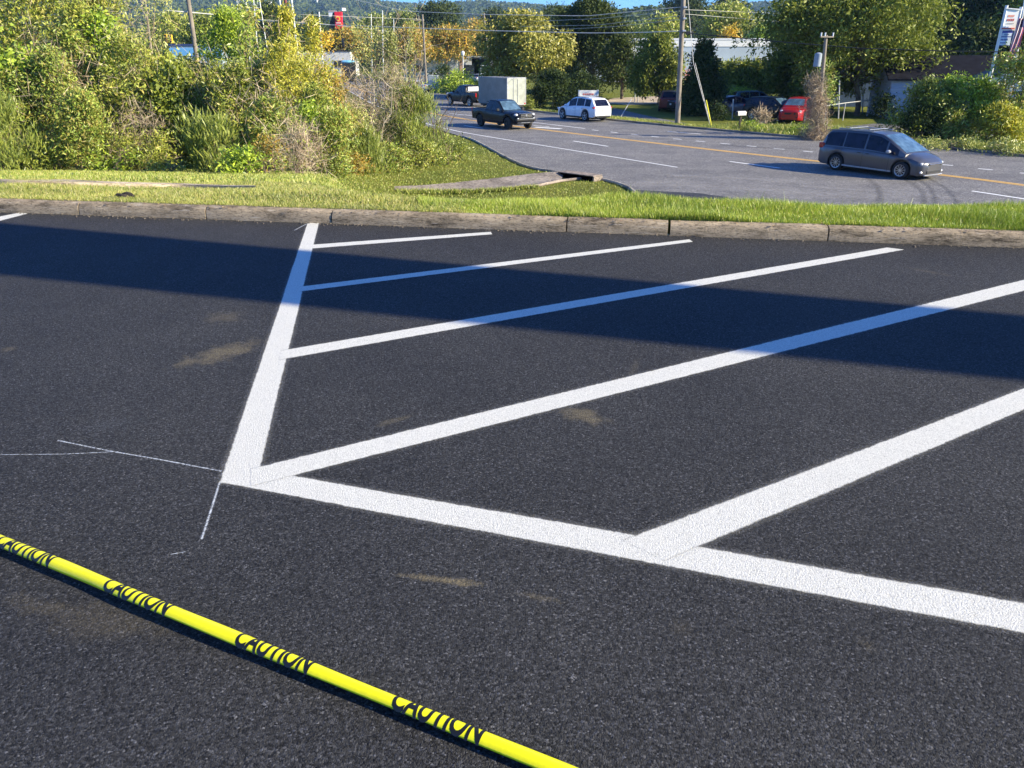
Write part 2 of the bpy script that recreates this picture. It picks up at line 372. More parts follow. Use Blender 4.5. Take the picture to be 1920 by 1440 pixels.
# ------------------------------------------------------------ painted stripes of the lot
def stripe_material():
    m, nt, bs, out = newmat('stripe_paint'); pos = geo_pos(nt); uv = coords(nt, 'UV')
    sp = N(nt, 'ShaderNodeSeparateXYZ'); nt.links.new(uv, sp.inputs[0])
    v = math_(nt, 'ABSOLUTE', sp.outputs[1])
    v = math_(nt, 'ADD', v, math_(nt, 'MULTIPLY', math_(nt, 'SUBTRACT', noise(nt, pos, 26, 6, .75), .5), .30))
    mr = N(nt, 'ShaderNodeMapRange'); mr.inputs['From Min'].default_value = 1.05; mr.inputs['From Max'].default_value = .93; nt.links.new(v, mr.inputs['Value'])
    ov = N(nt, 'ShaderNodeMapRange'); ov.inputs['From Min'].default_value = 1.5; ov.inputs['From Max'].default_value = 1.0; nt.links.new(v, ov.inputs['Value'])
    spr = ramp(nt, [(.5, (0, 0, 0)), (.75, (1, 1, 1))], noise(nt, pos, 420, 2, .7))
    osp = math_(nt, 'MULTIPLY', math_(nt, 'MULTIPLY', math_(nt, 'POWER', ov.outputs[0], 1.6), spr.outputs[0]), .75)
    vo = N(nt, 'ShaderNodeTexVoronoi'); vo.inputs['Scale'].default_value = 175; nt.links.new(pos, vo.inputs['Vector'])
    n2 = noise(nt, pos, 230, 3, .7)
    pits = ramp(nt, [(.33, (.35,)*3), (.43, (1,)*3)], n2)
    a = math_(nt, 'MAXIMUM', math_(nt, 'MULTIPLY', mr.outputs[0], pits.outputs[0]), osp)
    nt.links.new(a, bs.inputs['Alpha'])
    thin = ramp(nt, [(.33, (.46, .455, .42)), (.58, (.68, .67, .61))], noise(nt, pos, 150, 4, .75))
    nt.links.new(thin.outputs[0], bs.inputs['Base Color']); bs.inputs['Roughness'].default_value = .75; bs.inputs['Specular IOR Level'].default_value = .3
    h = math_(nt, 'ADD', math_(nt, 'MULTIPLY', vo.outputs['Distance'], -.5), n2); bump(nt, h, .8, .004, bs)
    return m
M_stripe = stripe_material()
def stripe(name, quad, z, label, cat='painted line', over=.3, grp='white stripes painted on the parking lot', mat=None):
    a, b, c, d = [np.array(gxy(*q)) for q in quad]   # a->b one edge, d->c the other
    V = []; UV = []; F = []; n = 40
    rngl = np.random.default_rng(int(abs(a[0]*1000)))
    wob = np.convolve(rngl.normal(0, 1, n+12), np.ones(6)/6, 'same')[:n]*.0022
    for i in range(n):
        s = i/(n-1); p = a*(1-s)+b*s; q = d*(1-s)+c*s; m = (p+q)/2; h = (q-p)/2; hn = h/np.linalg.norm(h)
        p2 = m-h*(1+over)+hn*wob[i]; q2 = m+h*(1+over)+hn*wob[i]
        V += [(*p2, z), (*q2, z)]; UV += [(s, -(1+over)), (s, 1+over)]
    for i in range(n-1): F.append((2*i, 2*i+2, 2*i+3, 2*i+1))
    o = mesh_obj(name, V, F, mat or M_stripe, uv=UV)
    return tag(o, label, cat, grp)
stripe('parking_stripe', [(577, 418), (412, 906), (480, 910), (598, 418)], .0012, 'thick white stripe running from the kerb down to the corner at left')
stripe('parking_stripe', [(413, 905), (1920+260, 1236), (1920+260, 1177), (480, 881)], .0019, 'longest white stripe crossing the foreground to the right edge')
stripe('parking_stripe', [(586, 459), (920, 435), (923, 439.5), (586, 466)], .0019, 'short thin white stripe closest to the kerb in the hatching')
stripe('parking_stripe', [(562, 538), (1292, 449), (1299, 453.5), (562, 547)], .0019, 'second white diagonal from the kerb, half in blue shadow')
stripe('parking_stripe', [(526, 658), (1664, 464.5), (1696, 468.5), (524, 675)], .0019, 'white diagonal with a pointed end near the kerb at right')
stripe('parking_stripe', [(470, 880), (1990, 508), (1990, 528), (470, 912)], .0026, 'long white diagonal leaving the left corner towards the right edge')
stripe('parking_stripe', [(1168, 1014), (2070, 672), (2070, 706), (1245, 1052)], .0026, 'wide speckled white diagonal nearest the camera at right')
stripe('parking_stripe', [(-60, 418), (38, 399), (52, 401), (-60, 430)], .0030, 'white stripe end at the far left against the kerb')
M_chalk = decal('chalk_dust', (.75, .8, .85), .95, 12)
def chalk(pts, wd, label):
    tag(ribbon('chalk_mark', [gxy(*q) for q in pts], wd, .0015, M_chalk), label, 'chalk line', 'thin layout marks beside the stripes')
chalk(((108, 826), (200, 845), (300, 862), (415, 884)), .012, 'thin pale layout line running left from the stripe corner')
chalk(((0, 853), (120, 852), (222, 847)), .008, 'faint curved pale scratch joining the layout line at far left')
chalk(((412, 905), (398, 950), (378, 1012)), .013, 'short pale layout line pointing to the tape below the corner')
chalk(((552, 432), (575, 420)), .02, 'tiny pale tick left of the stripe top at the kerb')
chalk(((320, 1040), (348, 1035)), .006, 'tiny pale scratch on bare asphalt above the caution tape')
# ------------------------------------------------------------ kerb
def concrete(name, base=(.31, .245, .165), dark=(.075, .058, .04), light=(.52, .45, .36), sc=1):
    m, nt, bs, out = newmat(name); pos = geo_pos(nt); co = coords(nt, 'Object', (1.2*sc, 1.2*sc, 5*sc))
    a = ramp(nt, [(.34, dark), (.47, base), (.62, tuple(q*1.5 for q in base))], noise(nt, co, 2.2, 8, .74))
    l = ramp(nt, [(.58, (0, 0, 0)), (.66, (1, 1, 1))], noise(nt, coords(nt, 'Object', (.7*sc, .7*sc, 9*sc)), 4.2, 6, .7))
    c = mixc(nt, a.outputs[0], light, math_(nt, 'MULTIPLY', l.outputs[0], .75))
    d = ramp(nt, [(.36, (.35,)*3), (.5, (1,)*3)], noise(nt, co, 19, 4, .8))
    c = mixc(nt, c, d.outputs[0], 1.0, 'MULTIPLY')
    nt.links.new(c, bs.inputs['Base Color']); bs.inputs['Roughness'].default_value = .9; bs.inputs['Specular IOR Level'].default_value = .2
    bump(nt, noise(nt, pos, 60, 6, .8), .9, .01, bs); return m
M_kerb = concrete('weathered_concrete')
kd = np.array([1, KB]); kd = kd/np.linalg.norm(kd); kn = np.array([-kd[1], kd[0]])
def kx(px):                             # x on the kerb line seen at photo column px
    for _ in range(1): pass
    lo, hi = -30., 30.
    for _ in range(50):
        m = (lo+hi)/2; y = kxy(m); dy = -(HC)/y
        # column of the ground point
        c = y*math.cos(PITCH)+HC*math.sin(PITCH); col = 960+FPX*m/c
        if col < px: lo = m
        else: hi = m
    return m
prof = [(0.0, -.06), (.004, .02), (.012, .085), (.03, .112), (.055, .124), (.10, .127), (.165, .126), (.185, .115), (.188, -.06)]
cuts = [-30, kx(148), kx(386), kx(622), kx(1062), kx(1255), kx(1552), 14.0, 30]
kmb = MB()
for a, b in zip(cuts[:-1], cuts[1:]):
    a2, b2 = a+.006, b-.006
    if abs(b-kx(1255)) < .01: b2 -= .012
    n = max(3, int((b2-a2)/.09)); xs = np.linspace(a2, b2, n); V = []; F = []; m = len(prof)
    tilt = random.uniform(-.006, .006); yo = random.uniform(-.003, .003)
    for i, x in enumerate(xs):
        e = 1.0 if 0 < i < n-1 else .6
        for j, (dd, zz) in enumerate(prof):
            k = (j in (2, 3, 4, 5))*.006
            p = np.array([x, kxy(x)])+kn*(dd+yo+random.gauss(0, .3)*k+(1-e)*.01); V.append((p[0], p[1], zz*(1 if zz < 0 else (.97+.03*e))+random.gauss(0, .35)*k+tilt*(i/n-.5)))
    for i in range(n-1):
        for j in range(m-1): F.append((i*m+j, (i+1)*m+j, (i+1)*m+j+1, i*m+j+1))
    F.append(tuple(range(m))); F.append(tuple((n-1)*m+j for j in range(m-1, -1, -1))); kmb.add(V, F)
tag(kmb.build('kerb', M_kerb, angle=35), kind='structure')
# grit and clods along the kerb foot
gm = MB()
for _ in range(420):
    x = random.uniform(-6.5, 5.5); q = np.array([x, kxy(x)])-kn*abs(random.gauss(0, .05)); s = random.uniform(.003, .011)
    gm.box((q[0], q[1], s*.4), (s*random.uniform(1, 2.5), s*random.uniform(.8, 1.6), s), random.uniform(0, 3))
tag(gm.build('kerb_grit', plain('grit', (.12, .10, .08), .9, var=.6, scale=30)), 'loose grit and leaf crumbs lying along the foot of the kerb', 'grit', kind='stuff')
def clod(px, py, s, label):
    q = T(px, py); bm = bmesh.new(); bmesh.ops.create_icosphere(bm, subdivisions=3, radius=1)
    for v in bm.verts:
        n = random.gauss(0, .07)+.25*math.sin(v.co.x*5+v.co.y*4); v.co = Vector((v.co.x*s*2.2, v.co.y*s*.9, v.co.z*s*.8))*(1+n)
    me = bpy.data.meshes.new('soil_clod'); bm.to_mesh(me); bm.free(); me.materials.append(M_soil)
    o = link(bpy.data.objects.new('soil_clod', me)); o.location = (q[0], q[1], q[2]+s*.5); tag(o, label, 'soil clod', 'soil lumps on the kerb')
M_soil = plain('dark_soil', (.045, .035, .028), .95, var=.5, scale=20, bmp=.8)
clod(237, 372, .05, 'larger dark lump of soil on the grass edge behind the kerb'); clod(206, 375, .028, 'small flat dark lump of soil left of the larger one')
# ------------------------------------------------------------ concrete channel, gutter and drain
M_conc = concrete('channel_concrete', (.26, .215, .18), (.13, .11, .095), (.42, .37, .31), .35)
def drape(name, up, lo, mat, n=60, flat=False, kind=None):
    f = (lambda q: G(*q)) if flat else (lambda q: T(*q))
    A = smoothline([f(q) for q in up], n); B = smoothline([f(q) for q in lo], n); V = []; F = []; m = 9
    gz = (lambda p: -3.0) if flat else (lambda p: zat(p[0], p[1]))
    for i in range(n):
        for j in range(m):
            s = j/(m-1); p = A[i]*(1-s)+B[i]*s
            V.append((p[0], p[1], gz(p)+.03-(.015 if flat and i % 12 == 6 else 0)+(.16*max(0, 1-s*1.6)**1.3+.05*max(0, s-.85)/.15 if flat else .02*(abs(s-.5)*2)**2)))
    for i in range(n-1):
        for j in range(m-1): F.append((i*m+j, i*m+j+1, (i+1)*m+j+1, (i+1)*m+j))
    for i in range(n-1): F.append((i*m, (i+1)*m, len(V)+i+1, len(V)+i))
    for i in range(n): V.append((A[i][0], A[i][1], gz(A[i])-.1))
    k = len(V)
    for i in range(n-1): F.append((i*m+m-1, k+i, k+i+1, (i+1)*m+m-1))
    for i in range(n): V.append((B[i][0], B[i][1], gz(B[i])-.1))
    o = mesh_obj(name, V, F, mat, angle=30); tag(o, kind=kind); return o
drape('concrete_channel', [(740, 359), (800, 356.5), (850, 352), (930, 343), (1000, 334), (1056, 329.5)], [(740, 359.5), (820, 360.5), (880, 359.5), (940, 356), (1000, 350.5), (1053, 339)], concrete('channel_slab', (.21, .18, .155), (.12, .10, .09), (.34, .30, .26), .35), flat=True, kind='structure')
lm = MB(); lp_ = smoothline([G(*q) for q in ((870, 360.5), (940, 357), (1000, 351.5), (1055, 340), (1092, 336.5))], 40); lm.tube([np.array([p[0], p[1], -2.96]) for p in lp_], .06, 6); tag(lm.build('channel_lip', M_conc, smooth=True), kind='structure')
drape('concrete_gutter', [(-160, 338), (0, 341), (160, 345), (330, 349), (480, 354)], [(-160, 343), (0, 346), (160, 349.5), (330, 351.5), (480, 354.6)], concrete('pale_concrete', (.42, .34, .25), (.22, .17, .12), (.6, .52, .42), .5), kind='structure')
dr = empty('storm_drain', G(1073, 336, -3), math.atan2(*(G(1092, 337)-G(1054, 332))[[1, 0]]), 'concrete storm drain inlet with a dark opening at the end of the channel', 'storm drain')
b = MB(); b.box((.1, .35, .20), (1.8, .6, .035), bev=.008); b.build('lid_slab', M_conc, dr, angle=30)
for x in (-.8, 1.0): b = MB(); b.box((x, .35, .085), (.07, .55, .19)); b.build('side_wall', M_conc, dr)
b = MB(); b.box((.1, .33, .08), (1.7, .4, .19)); b.build('pit_shade', plain('drain_shade', (.004, .004, .004), 1, spec=0), dr)  # solid black block stands for the unlit void under the lid
lipm = MB()
def liptube(pts, r, zz): lipm.tube([np.array([p[0], p[1], zz]) for p in smoothline([G(*q) for q in pts], 50)], r, 6)
liptube(EDGE[5:16], .07, -2.98)
tag(lipm.build('road_edge_kerb', concrete('edge_concrete', (.36, .32, .26), (.05, .045, .04), (.5, .46, .4), .4), angle=40), kind='structure')
fk = MB(); pf = smoothline([G(*q) for q in FAR[:9]], 80)
for i in range(79):
    p, q = pf[i], pf[i+1]; c = (p+q)/2; d = q-p
    fk.box((c[0]+.1, c[1]+.15, -2.94), (np.linalg.norm(d)+.02, .16, .14), math.atan2(d[1], d[0]))
tag(fk.build('far_kerb', M_conc), kind='structure')
# ------------------------------------------------------------ grass blades
def blades(name, X, Y, Z, h, wd, mat, lean=.35):
    n = len(X); a = np.where(rng.random(n) < .65, math.atan2(SY, SX)+math.pi/2+rng.normal(0, .5, n), rng.uniform(0, 2*math.pi, n)); b = rng.uniform(0, 2*math.pi, n); ln = rng.uniform(.05, lean, n)*h*1.6
    base = np.stack([X, Y, Z-.005], 1); dx = np.stack([np.cos(a), np.sin(a), np.zeros(n)], 1)*(wd/2)[:, None]
    mid = base+np.stack([np.cos(b)*ln*.35, np.sin(b)*ln*.35, h*.6], 1); tip = base+np.stack([np.cos(b)*ln, np.sin(b)*ln, h], 1)
    V = np.stack([base-dx, base+dx, mid+dx*.7, mid-dx*.7, tip], 1).reshape(-1, 3); i = np.arange(n)*5
    Q = np.stack([i, i+1, i+2, i+3], 1); t = np.stack([i+3, i+2, i+4, i+4], 1)
    # triangles stored as thin quads
    V = np.concatenate([V.reshape(n, 5, 3), (tip+dx*.15)[:, None]], 1).reshape(-1, 3); i = np.arange(n)*6
    F = np.concatenate([np.stack([i, i+1, i+2, i+3], 1), np.stack([i+3, i+2, i+5, i+4], 1)])
    return mesh_obj(name, V, F, mat)
M_grassR = leafmat('tall_grass', [(.10, .16, .015), (.20, .28, .03), (.28, .34, .045), (.36, .34, .11), (.15, .23, .025)], .4)
M_grassL = leafmat('short_grass', [(.10, .14, .025), (.19, .22, .045), (.27, .27, .08), (.36, .31, .15)], .35)
def scatter(n, u0, u1, t0, t1, tpow=1.0):
    u = rng.uniform(u0, u1, n); t = t0+(t1-t0)*rng.uniform(0, 1, n)**tpow; D = kerb_D(u)+t
    return u, u*D, D, terr(u, D), t
u, X, Y, Z, t = scatter(150000, -.12, .95, .13, 3.2, 1.3)
s = sm(u, -.12, .15); patch = .75+.5*np.sin(X*3.1+Y*2)*np.sin(X*1.3-Y)
h = (rng.uniform(.03, .08, len(u))*(1-s)+rng.uniform(.04, .115, len(u))*s)*patch.clip(.6, 1.2); h[rng.random(len(u)) < .006] *= 1.6
tag(blades('kerbside_grass', X, Y, Z, h, rng.uniform(.004, .009, len(u)), M_grassR), 'bright tall grass strip along the kerb at the right', 'grass', kind='stuff')
u, X, Y, Z, t = scatter(90000, -1.0, -.06, .15, 6, 1.6)
tag(blades('lawn_grass', X, Y, Z, rng.uniform(.02, .055, len(u))*np.where(t < .5, 1.3, 1), rng.uniform(.005, .011, len(u)), M_grassL, .6), 'short yellowish mown grass behind the kerb at the left', 'grass', kind='stuff')
u, X, Y, Z, t = scatter(110000, -.95, .14, 6, 36, 1.0)
keep = np.ones(len(u), bool)
eg = np.array([G(*q)[:2] for q in EDGE[4:]]); 
for i in range(len(X)): pass
ex = np.interp(Y, eg[::-1, 1], eg[::-1, 0]); keep = X < ex-.15
def inchan(X, Y):
    m = np.zeros(len(X), bool)
    for up, lo in (([(740, 359), (850, 352), (930, 343), (1000, 334), (1056, 329.5)], [(740, 362), (880, 362.5), (940, 358.5), (1000, 353), (1056, 341)]),
                   ([(-160, 338), (0, 341), (160, 345), (330, 349), (480, 354)], [(-160, 343), (0, 346), (160, 350.5), (330, 353), (480, 355.5)])):
        fl = up[0][0] == 740; A = np.array([(G if fl else T)(*q)[:2] for q in up]); B = np.array([(G if fl else T)(*q)[:2] for q in lo])
        m |= (X > A[0, 0]) & (X < A[-1, 0]+.5) & (Y > np.interp(X, B[:, 0], B[:, 1])-.02) & (Y < np.interp(X, A[:, 0], A[:, 1])+.02)
    return m
keep &= ~inchan(X, Y)
X, Y, Z = X[keep], Y[keep], Z[keep]
M_grassS = leafmat('slope_grass', [(.11, .16, .022), (.19, .24, .04), (.27, .29, .07), (.34, .30, .12)], .35)
tag(blades('slope_grass', X, Y, Z, rng.uniform(.025, .07, len(X)), rng.uniform(.012, .03, len(X)), M_grassS, .6), 'mown grass slope running down to the thicket and the road', 'grass', kind='stuff')
lv = rng.random(900); u, X, Y, Z, t = scatter(900, -1, .95, .02, 1.6, 1.8); on = t < .2
C = np.stack([X, Y, np.where(on, .129, Z+.03)], 1); A = rng.normal(size=(900, 3)); A[:, 2] *= .15; A /= np.linalg.norm(A, axis=1)[:, None]
sd_ = np.stack([-A[:, 1], A[:, 0], rng.normal(size=900)*.2], 1); L2 = rng.uniform(.015, .04, 900)[:, None]
V = np.stack([C, C+A*L2*.5+sd_*L2*.3, C+A*L2, C+A*L2*.5-sd_*L2*.3], 1).reshape(-1, 3); V[:, 2] = np.maximum(V[:, 2], np.repeat(C[:, 2], 4)-.001)
tag(mesh_obj('fallen_leaves', V, np.arange(3600).reshape(900, 4), leafmat('fallen_leaf', [(.16, .08, .03), (.3, .17, .07), (.42, .3, .14), (.1, .06, .03)], .1)), 'scattered dry leaves on the kerb and grass edge', 'fallen leaves', kind='stuff')
q = np.array([G(a, b_, -3) for a, b_ in zip(rng.uniform(745, 1000, 2600), rng.uniform(0, 1, 2600))]) if 0 else None
tx = rng.uniform(745, 1010, 2600); ty = np.interp(tx, [745, 880, 940, 1010], [360.5, 360.5, 357, 350.5])+rng.normal(0, 1.1, 2600)*np.interp(tx, [745, 1010], [1.4, .5])
q = np.array([G(a, b_, -2.97) for a, b_ in zip(tx, ty)])
tag(blades('channel_edge_grass', q[:, 0], q[:, 1], q[:, 2], rng.uniform(.05, .16, len(q)), rng.uniform(.015, .035, len(q)), M_grassS, .6), 'grass growing over the low edge of the concrete channel', 'grass', kind='stuff')
# far verge grass
def inpoly_pts(n, pxs, pyr, z=-3):
    px = rng.uniform(*pxs, n); out = []
    for a in px:
        y0, y1 = pyr(a); out.append(G(a, rng.uniform(y0, y1), z))
    return np.array(out)
q = inpoly_pts(24000, (985, 1960), lambda a: (np.interp(a, [985, 1140, 1200, 1300, 1345, 1560, 1720, 1960], [204, 219, 225, 236.5, 236, 240, 258, 275]), np.interp(a, [985, 1000, 1140, 1280, 1480, 1720, 1920, 1960], [207, 209, 225, 239, 257, 274, 294, 298])))
hh = rng.uniform(.08, .22, len(q))*(1+1.2*(q[:, 0] > 15)*rng.random(len(q)))
tag(blades('verge_grass', q[:, 0], q[:, 1], q[:, 2], hh, rng.uniform(.03, .07, len(q)), M_grassS, .6), 'strip of sunlit weedy grass along the far side of the road', 'grass', kind='stuff')
# ------------------------------------------------------------ caution tape
M_tape = plain('yellow_tape', (.80, .76, .006), .34, var=.03, scale=9, spec=.5, bmp=.08)
M_ink = plain('black_ink', (.012, .011, .008), .4, var=.1)
tp_px = [(-160, 946), (0, 1009), (215, 1098), (460, 1196), (745, 1306), (905, 1370), (1090, 1443), (1300, 1530)]
tz = .037
tpts = smoothline([G(a, b, tz) for a, b in tp_px], 120)
tl = np.concatenate([[0], np.cumsum(np.linalg.norm(np.diff(tpts, axis=0), axis=1))])
RA = .0275
def tape_pt(s, a):                       # s metres along, a metres across (+ = away from the camera)
    p = np.array([np.interp(s, tl, tpts[:, i]) for i in range(3)]); q = np.array([np.interp(s+.02, tl, tpts[:, i]) for i in range(3)])
    t = q-p; t /= np.linalg.norm(t)+1e-9; nn = np.array([-t[1], t[0], 0]); tw = R(-14)+R(8)*math.sin(s*2.1)+R(4)*math.sin(s*7.7+1)
    rad = RA*(1+.10*math.sin(s*5.3)+.05*math.sin(s*17.1)); th = a/rad
    y = rad*math.sin(th); z = rad*(math.cos(th)-1)
    y2 = y*math.cos(tw)-z*math.sin(tw); z2 = y*math.sin(tw)+z*math.cos(tw)
    return p+nn*y2+np.array([0, 0, z2+.008*math.sin(s*1.7)+.002])
tape = empty('caution_tape', G(500, 1212, 0), 0, 'yellow caution tape with black lettering stretched across the asphalt in the foreground', 'caution tape')
off = np.array(tape.location)
n, m = 150, 15; V = []; F = []
for i in range(n):
    for j in range(m): V.append(tape_pt(i/(n-1)*tl[-1], (j/(m-1)-.5)*.072)-off)
for i in range(n-1):
    for j in range(m-1): F.append((i*m+j, (i+1)*m+j, (i+1)*m+j+1, i*m+j+1))
to = mesh_obj('tape_band', V, F, M_tape, tape, smooth=True)
sd = to.modifiers.new('thickness', 'SOLIDIFY'); sd.thickness = .0006; sd.offset = -1
def s_of(px, py):
    q = G(px, py, tz); return float(tl[np.argmin(np.linalg.norm(tpts[:, :2]-q[:2], axis=1))])
tl_f = resample(tpts, 4000); tlen = np.linspace(0, tl[-1], 4000)
def s_of(px, py):
    q = G(px, py, tz); return float(tlen[np.argmin(np.linalg.norm(tl_f[:, :2]-q[:2], axis=1))])
dg = bpy.context.evaluated_depsgraph_get()
def text_mesh(body, bold=.0, size=1, res=4, space=1.0):
    cu = bpy.data.curves.new('lettering', 'FONT'); cu.body = body; cu.size = size; cu.offset = bold; cu.resolution_u = res; cu.space_character = space
    o = bpy.data.objects.new('lettering', cu); link(o); bpy.context.view_layer.update()
    me = bpy.data.meshes.new_from_object(o.evaluated_get(bpy.context.evaluated_depsgraph_get()))
    bpy.data.objects.remove(o); bpy.data.curves.remove(cu)
    co = np.array([v.co[:] for v in me.vertices]); mn, mx = co.min(0), co.max(0)
    return me, mn, mx
for (a, b) in (((2, 1012), (102, 1052)), ((206, 1092), (322, 1142)), ((450, 1192), (586, 1247)), ((740, 1307), (905, 1376)), ((1096, 1455), (1300, 1543))):
    s0, s1 = s_of(*a), s_of(*b)
    me, mn, mx = text_mesh('CAUTION', .030)
    bm = bmesh.new(); bm.from_mesh(me)
    for k in range(1, 12):
        y = mn[1]+(mx[1]-mn[1])*k/12
        bmesh.ops.bisect_plane(bm, geom=bm.verts[:]+bm.edges[:]+bm.faces[:], plane_co=(0, y, 0), plane_no=(0, 1, 0))
    for k in range(1, 20):
        x = mn[0]+(mx[0]-mn[0])*k/20
        bmesh.ops.bisect_plane(bm, geom=bm.verts[:]+bm.edges[:]+bm.faces[:], plane_co=(x, 0, 0), plane_no=(1, 0, 0))
    for v in bm.verts:
        fx = (v.co.x-mn[0])/(mx[0]-mn[0]); fy = (v.co.y-mn[1])/(mx[1]-mn[1])
        q0 = tape_pt(s0+(s1-s0)*fx, (fy-.5)*.074-.002)
        q1 = tape_pt(s0+(s1-s0)*fx, (fy-.5)*.074-.001); nn = np.cross(tape_pt(s0+(s1-s0)*fx+.001, (fy-.5)*.074-.002)-q0, q1-q0); nn /= np.linalg.norm(nn)+1e-12
        v.co = Vector(q0+nn*.0006-off)
    bm.to_mesh(me); bm.free(); me.materials.clear(); me.materials.append(M_ink)
    o = bpy.data.objects.new('lettering', me); link(o, tape)
# ------------------------------------------------------------ unseen canopy, added and shaped to cast the band of shade
cz = 6.0; sh = np.array([SX, SY])*cz/math.tan(EL)
def onl(p, q, x): return p[1]+(q[1]-p[1])/(q[0]-p[0])*(x-p[0])
A1, A2, B1, B2 = gxy(0, 418), gxy(1920, 592), gxy(0, 515), gxy(1920, 715)
cano = empty('shade_canopy', (14, 1.5, 0), 0, 'unseen narrow flat roof on posts, added beside the lot to cast the band of shade', 'canopy')
pts = []
for x in (-10, 24): pts.append((x, onl(B1, B2, x)))
for x in (24, -10): pts.append((x, onl(A1, A2, x)))
V = [(p[0]+sh[0]-14, p[1]+sh[1]-1.5, z) for z in (cz-.12, cz+.12) for p in pts]
mesh_obj('roof_slab', V, [(3, 2, 1, 0), (4, 5, 6, 7), (0, 1, 5, 4), (1, 2, 6, 5), (2, 3, 7, 6), (3, 0, 4, 7)], plain('canopy_metal', (.6, .6, .58), .5), cano)
for x in (13.0, 33.0):
    yc = (onl(A1, A2, x-sh[0])+onl(B1, B2, x-sh[0]))/2+sh[1]
    b = MB(); b.box((x-14, yc-1.5, (cz-.12)/2), (.25, .25, cz-.12), bev=.02); b.build('post', plain('canopy_post', (.5, .5, .48), .6), cano)
# ------------------------------------------------------------ vehicles
M_tyre = plain('tyre_rubber', (.018, .018, .019), .85, var=.3, scale=9)
M_rim = plain('alloy', (.62, .63, .65), .3, metal=.9, var=.05)
M_dark = plain('dark_trim', (.012, .012, .013), .55, var=.2)
M_chrome = plain('chrome', (.75, .76, .78), .15, metal=1, var=.03)
M_silver = plain('silver_plastic', (.42, .43, .45), .4, metal=.5)
def glassmat(name, c=(.012, .016, .022), rough=.06, spc=.6, ct=.2):
    m, nt, bs, out = newmat(name); bs.inputs['Base Color'].default_value = (*c, 1); bs.inputs['Roughness'].default_value = rough
    bs.inputs['Specular IOR Level'].default_value = spc; bs.inputs['Coat Weight'].default_value = ct; bs.inputs['Coat Roughness'].default_value = .03
    co = coords(nt); f = ramp(nt, [(.4, c), (.7, tuple(q*2.2+.01 for q in c))], noise(nt, co, 2.5, 3)); nt.links.new(f.outputs[0], bs.inputs['Base Color'])
    return m
M_glass = glassmat('car_glass', (.003, .004, .014), .12, .25, 0); M_glassb = glassmat('windscreen_glass', (.05, .09, .13))
M_lampw = plain('headlight_glass', (.72, .73, .74), .12, var=.1, coat=1)
M_lampr = plain('tail_light_red', (.5, .012, .015), .2, var=.2, coat=1)
M_lampa = plain('amber_lens', (.7, .25, .02), .25)
M_plate = plain('number_plate', (.65, .66, .62), .5)
def loft(sec, closed_ends=True):
    m = len(sec[0]); n = len(sec); V = [p for s in sec for p in s]; F = []
    for i in range(n-1):
        for j in range(m-1): F.append((i*m+j, i*m+j+1, (i+1)*m+j+1, (i+1)*m+j))
    if closed_ends: F.append(tuple(range(m-1, -1, -1))); F.append(tuple((n-1)*m+j for j in range(m)))
    return V, F
def mirror(half): return half+[(x, -y, z) for (x, y, z) in half[::-1] if abs(y) > 1e-6]
def wheel(parent, x, y, Rw, wd, spokes, side, rim_mat, big=.68):
    s = 1 if side > 0 else -1
    w_ = wd/2
    mb = MB(); mb.lathe([(-w_, Rw*big*.97), (-w_, Rw*.86), (-w_*.85, Rw*.97), (-w_*.4, Rw), (w_*.4, Rw), (w_*.85, Rw*.97), (w_, Rw*.86), (w_, Rw*big*.97), (w_*.2, Rw*big*.95), (-w_*.2, Rw*big*.95), (-w_, Rw*big*.97)], 36, cap=False)
    o = mb.build('wheel', M_tyre, parent, angle=40); o.location = (x, y, Rw)
    mb = MB(); rr = Rw*big
    prof = [(s*w_*.55, rr*.9), (s*w_*.98, rr*.93), (s*w_*1.02, rr), (s*w_*.9, rr*1.02)]
    n = 36; V = []; F = []
    for (a, r) in prof:
        for k in range(n): th = 2*math.pi*k/n; V.append((r*math.cos(th), a, r*math.sin(th)))
    for i in range(3):
        for k in range(n): j = (k+1) % n; F.append((i*n+k, i*n+j, (i+1)*n+j, (i+1)*n+k))
    mb.add(V, F)
    for k in range(spokes):
        th = 2*math.pi*k/spokes+.2; M = Matrix.Rotation(-th, 4, 'Y')
        mb.box(M @ Vector((rr*.52, s*w_*.82, 0)), (rr*.86, w_*.22, rr*(.9/spokes)), M=M)
    mb.lathe([(s*w_*.6, rr*.2), (s*w_*.98, rr*.17)], 16)
    mb.build('rim', rim_mat, o, angle=40)
    mb = MB(); mb.lathe([(s*w_*.45, rr*.93), (s*w_*.5, rr*.93)], 24); mb.build('brake_disc', M_dark, o)
    return o
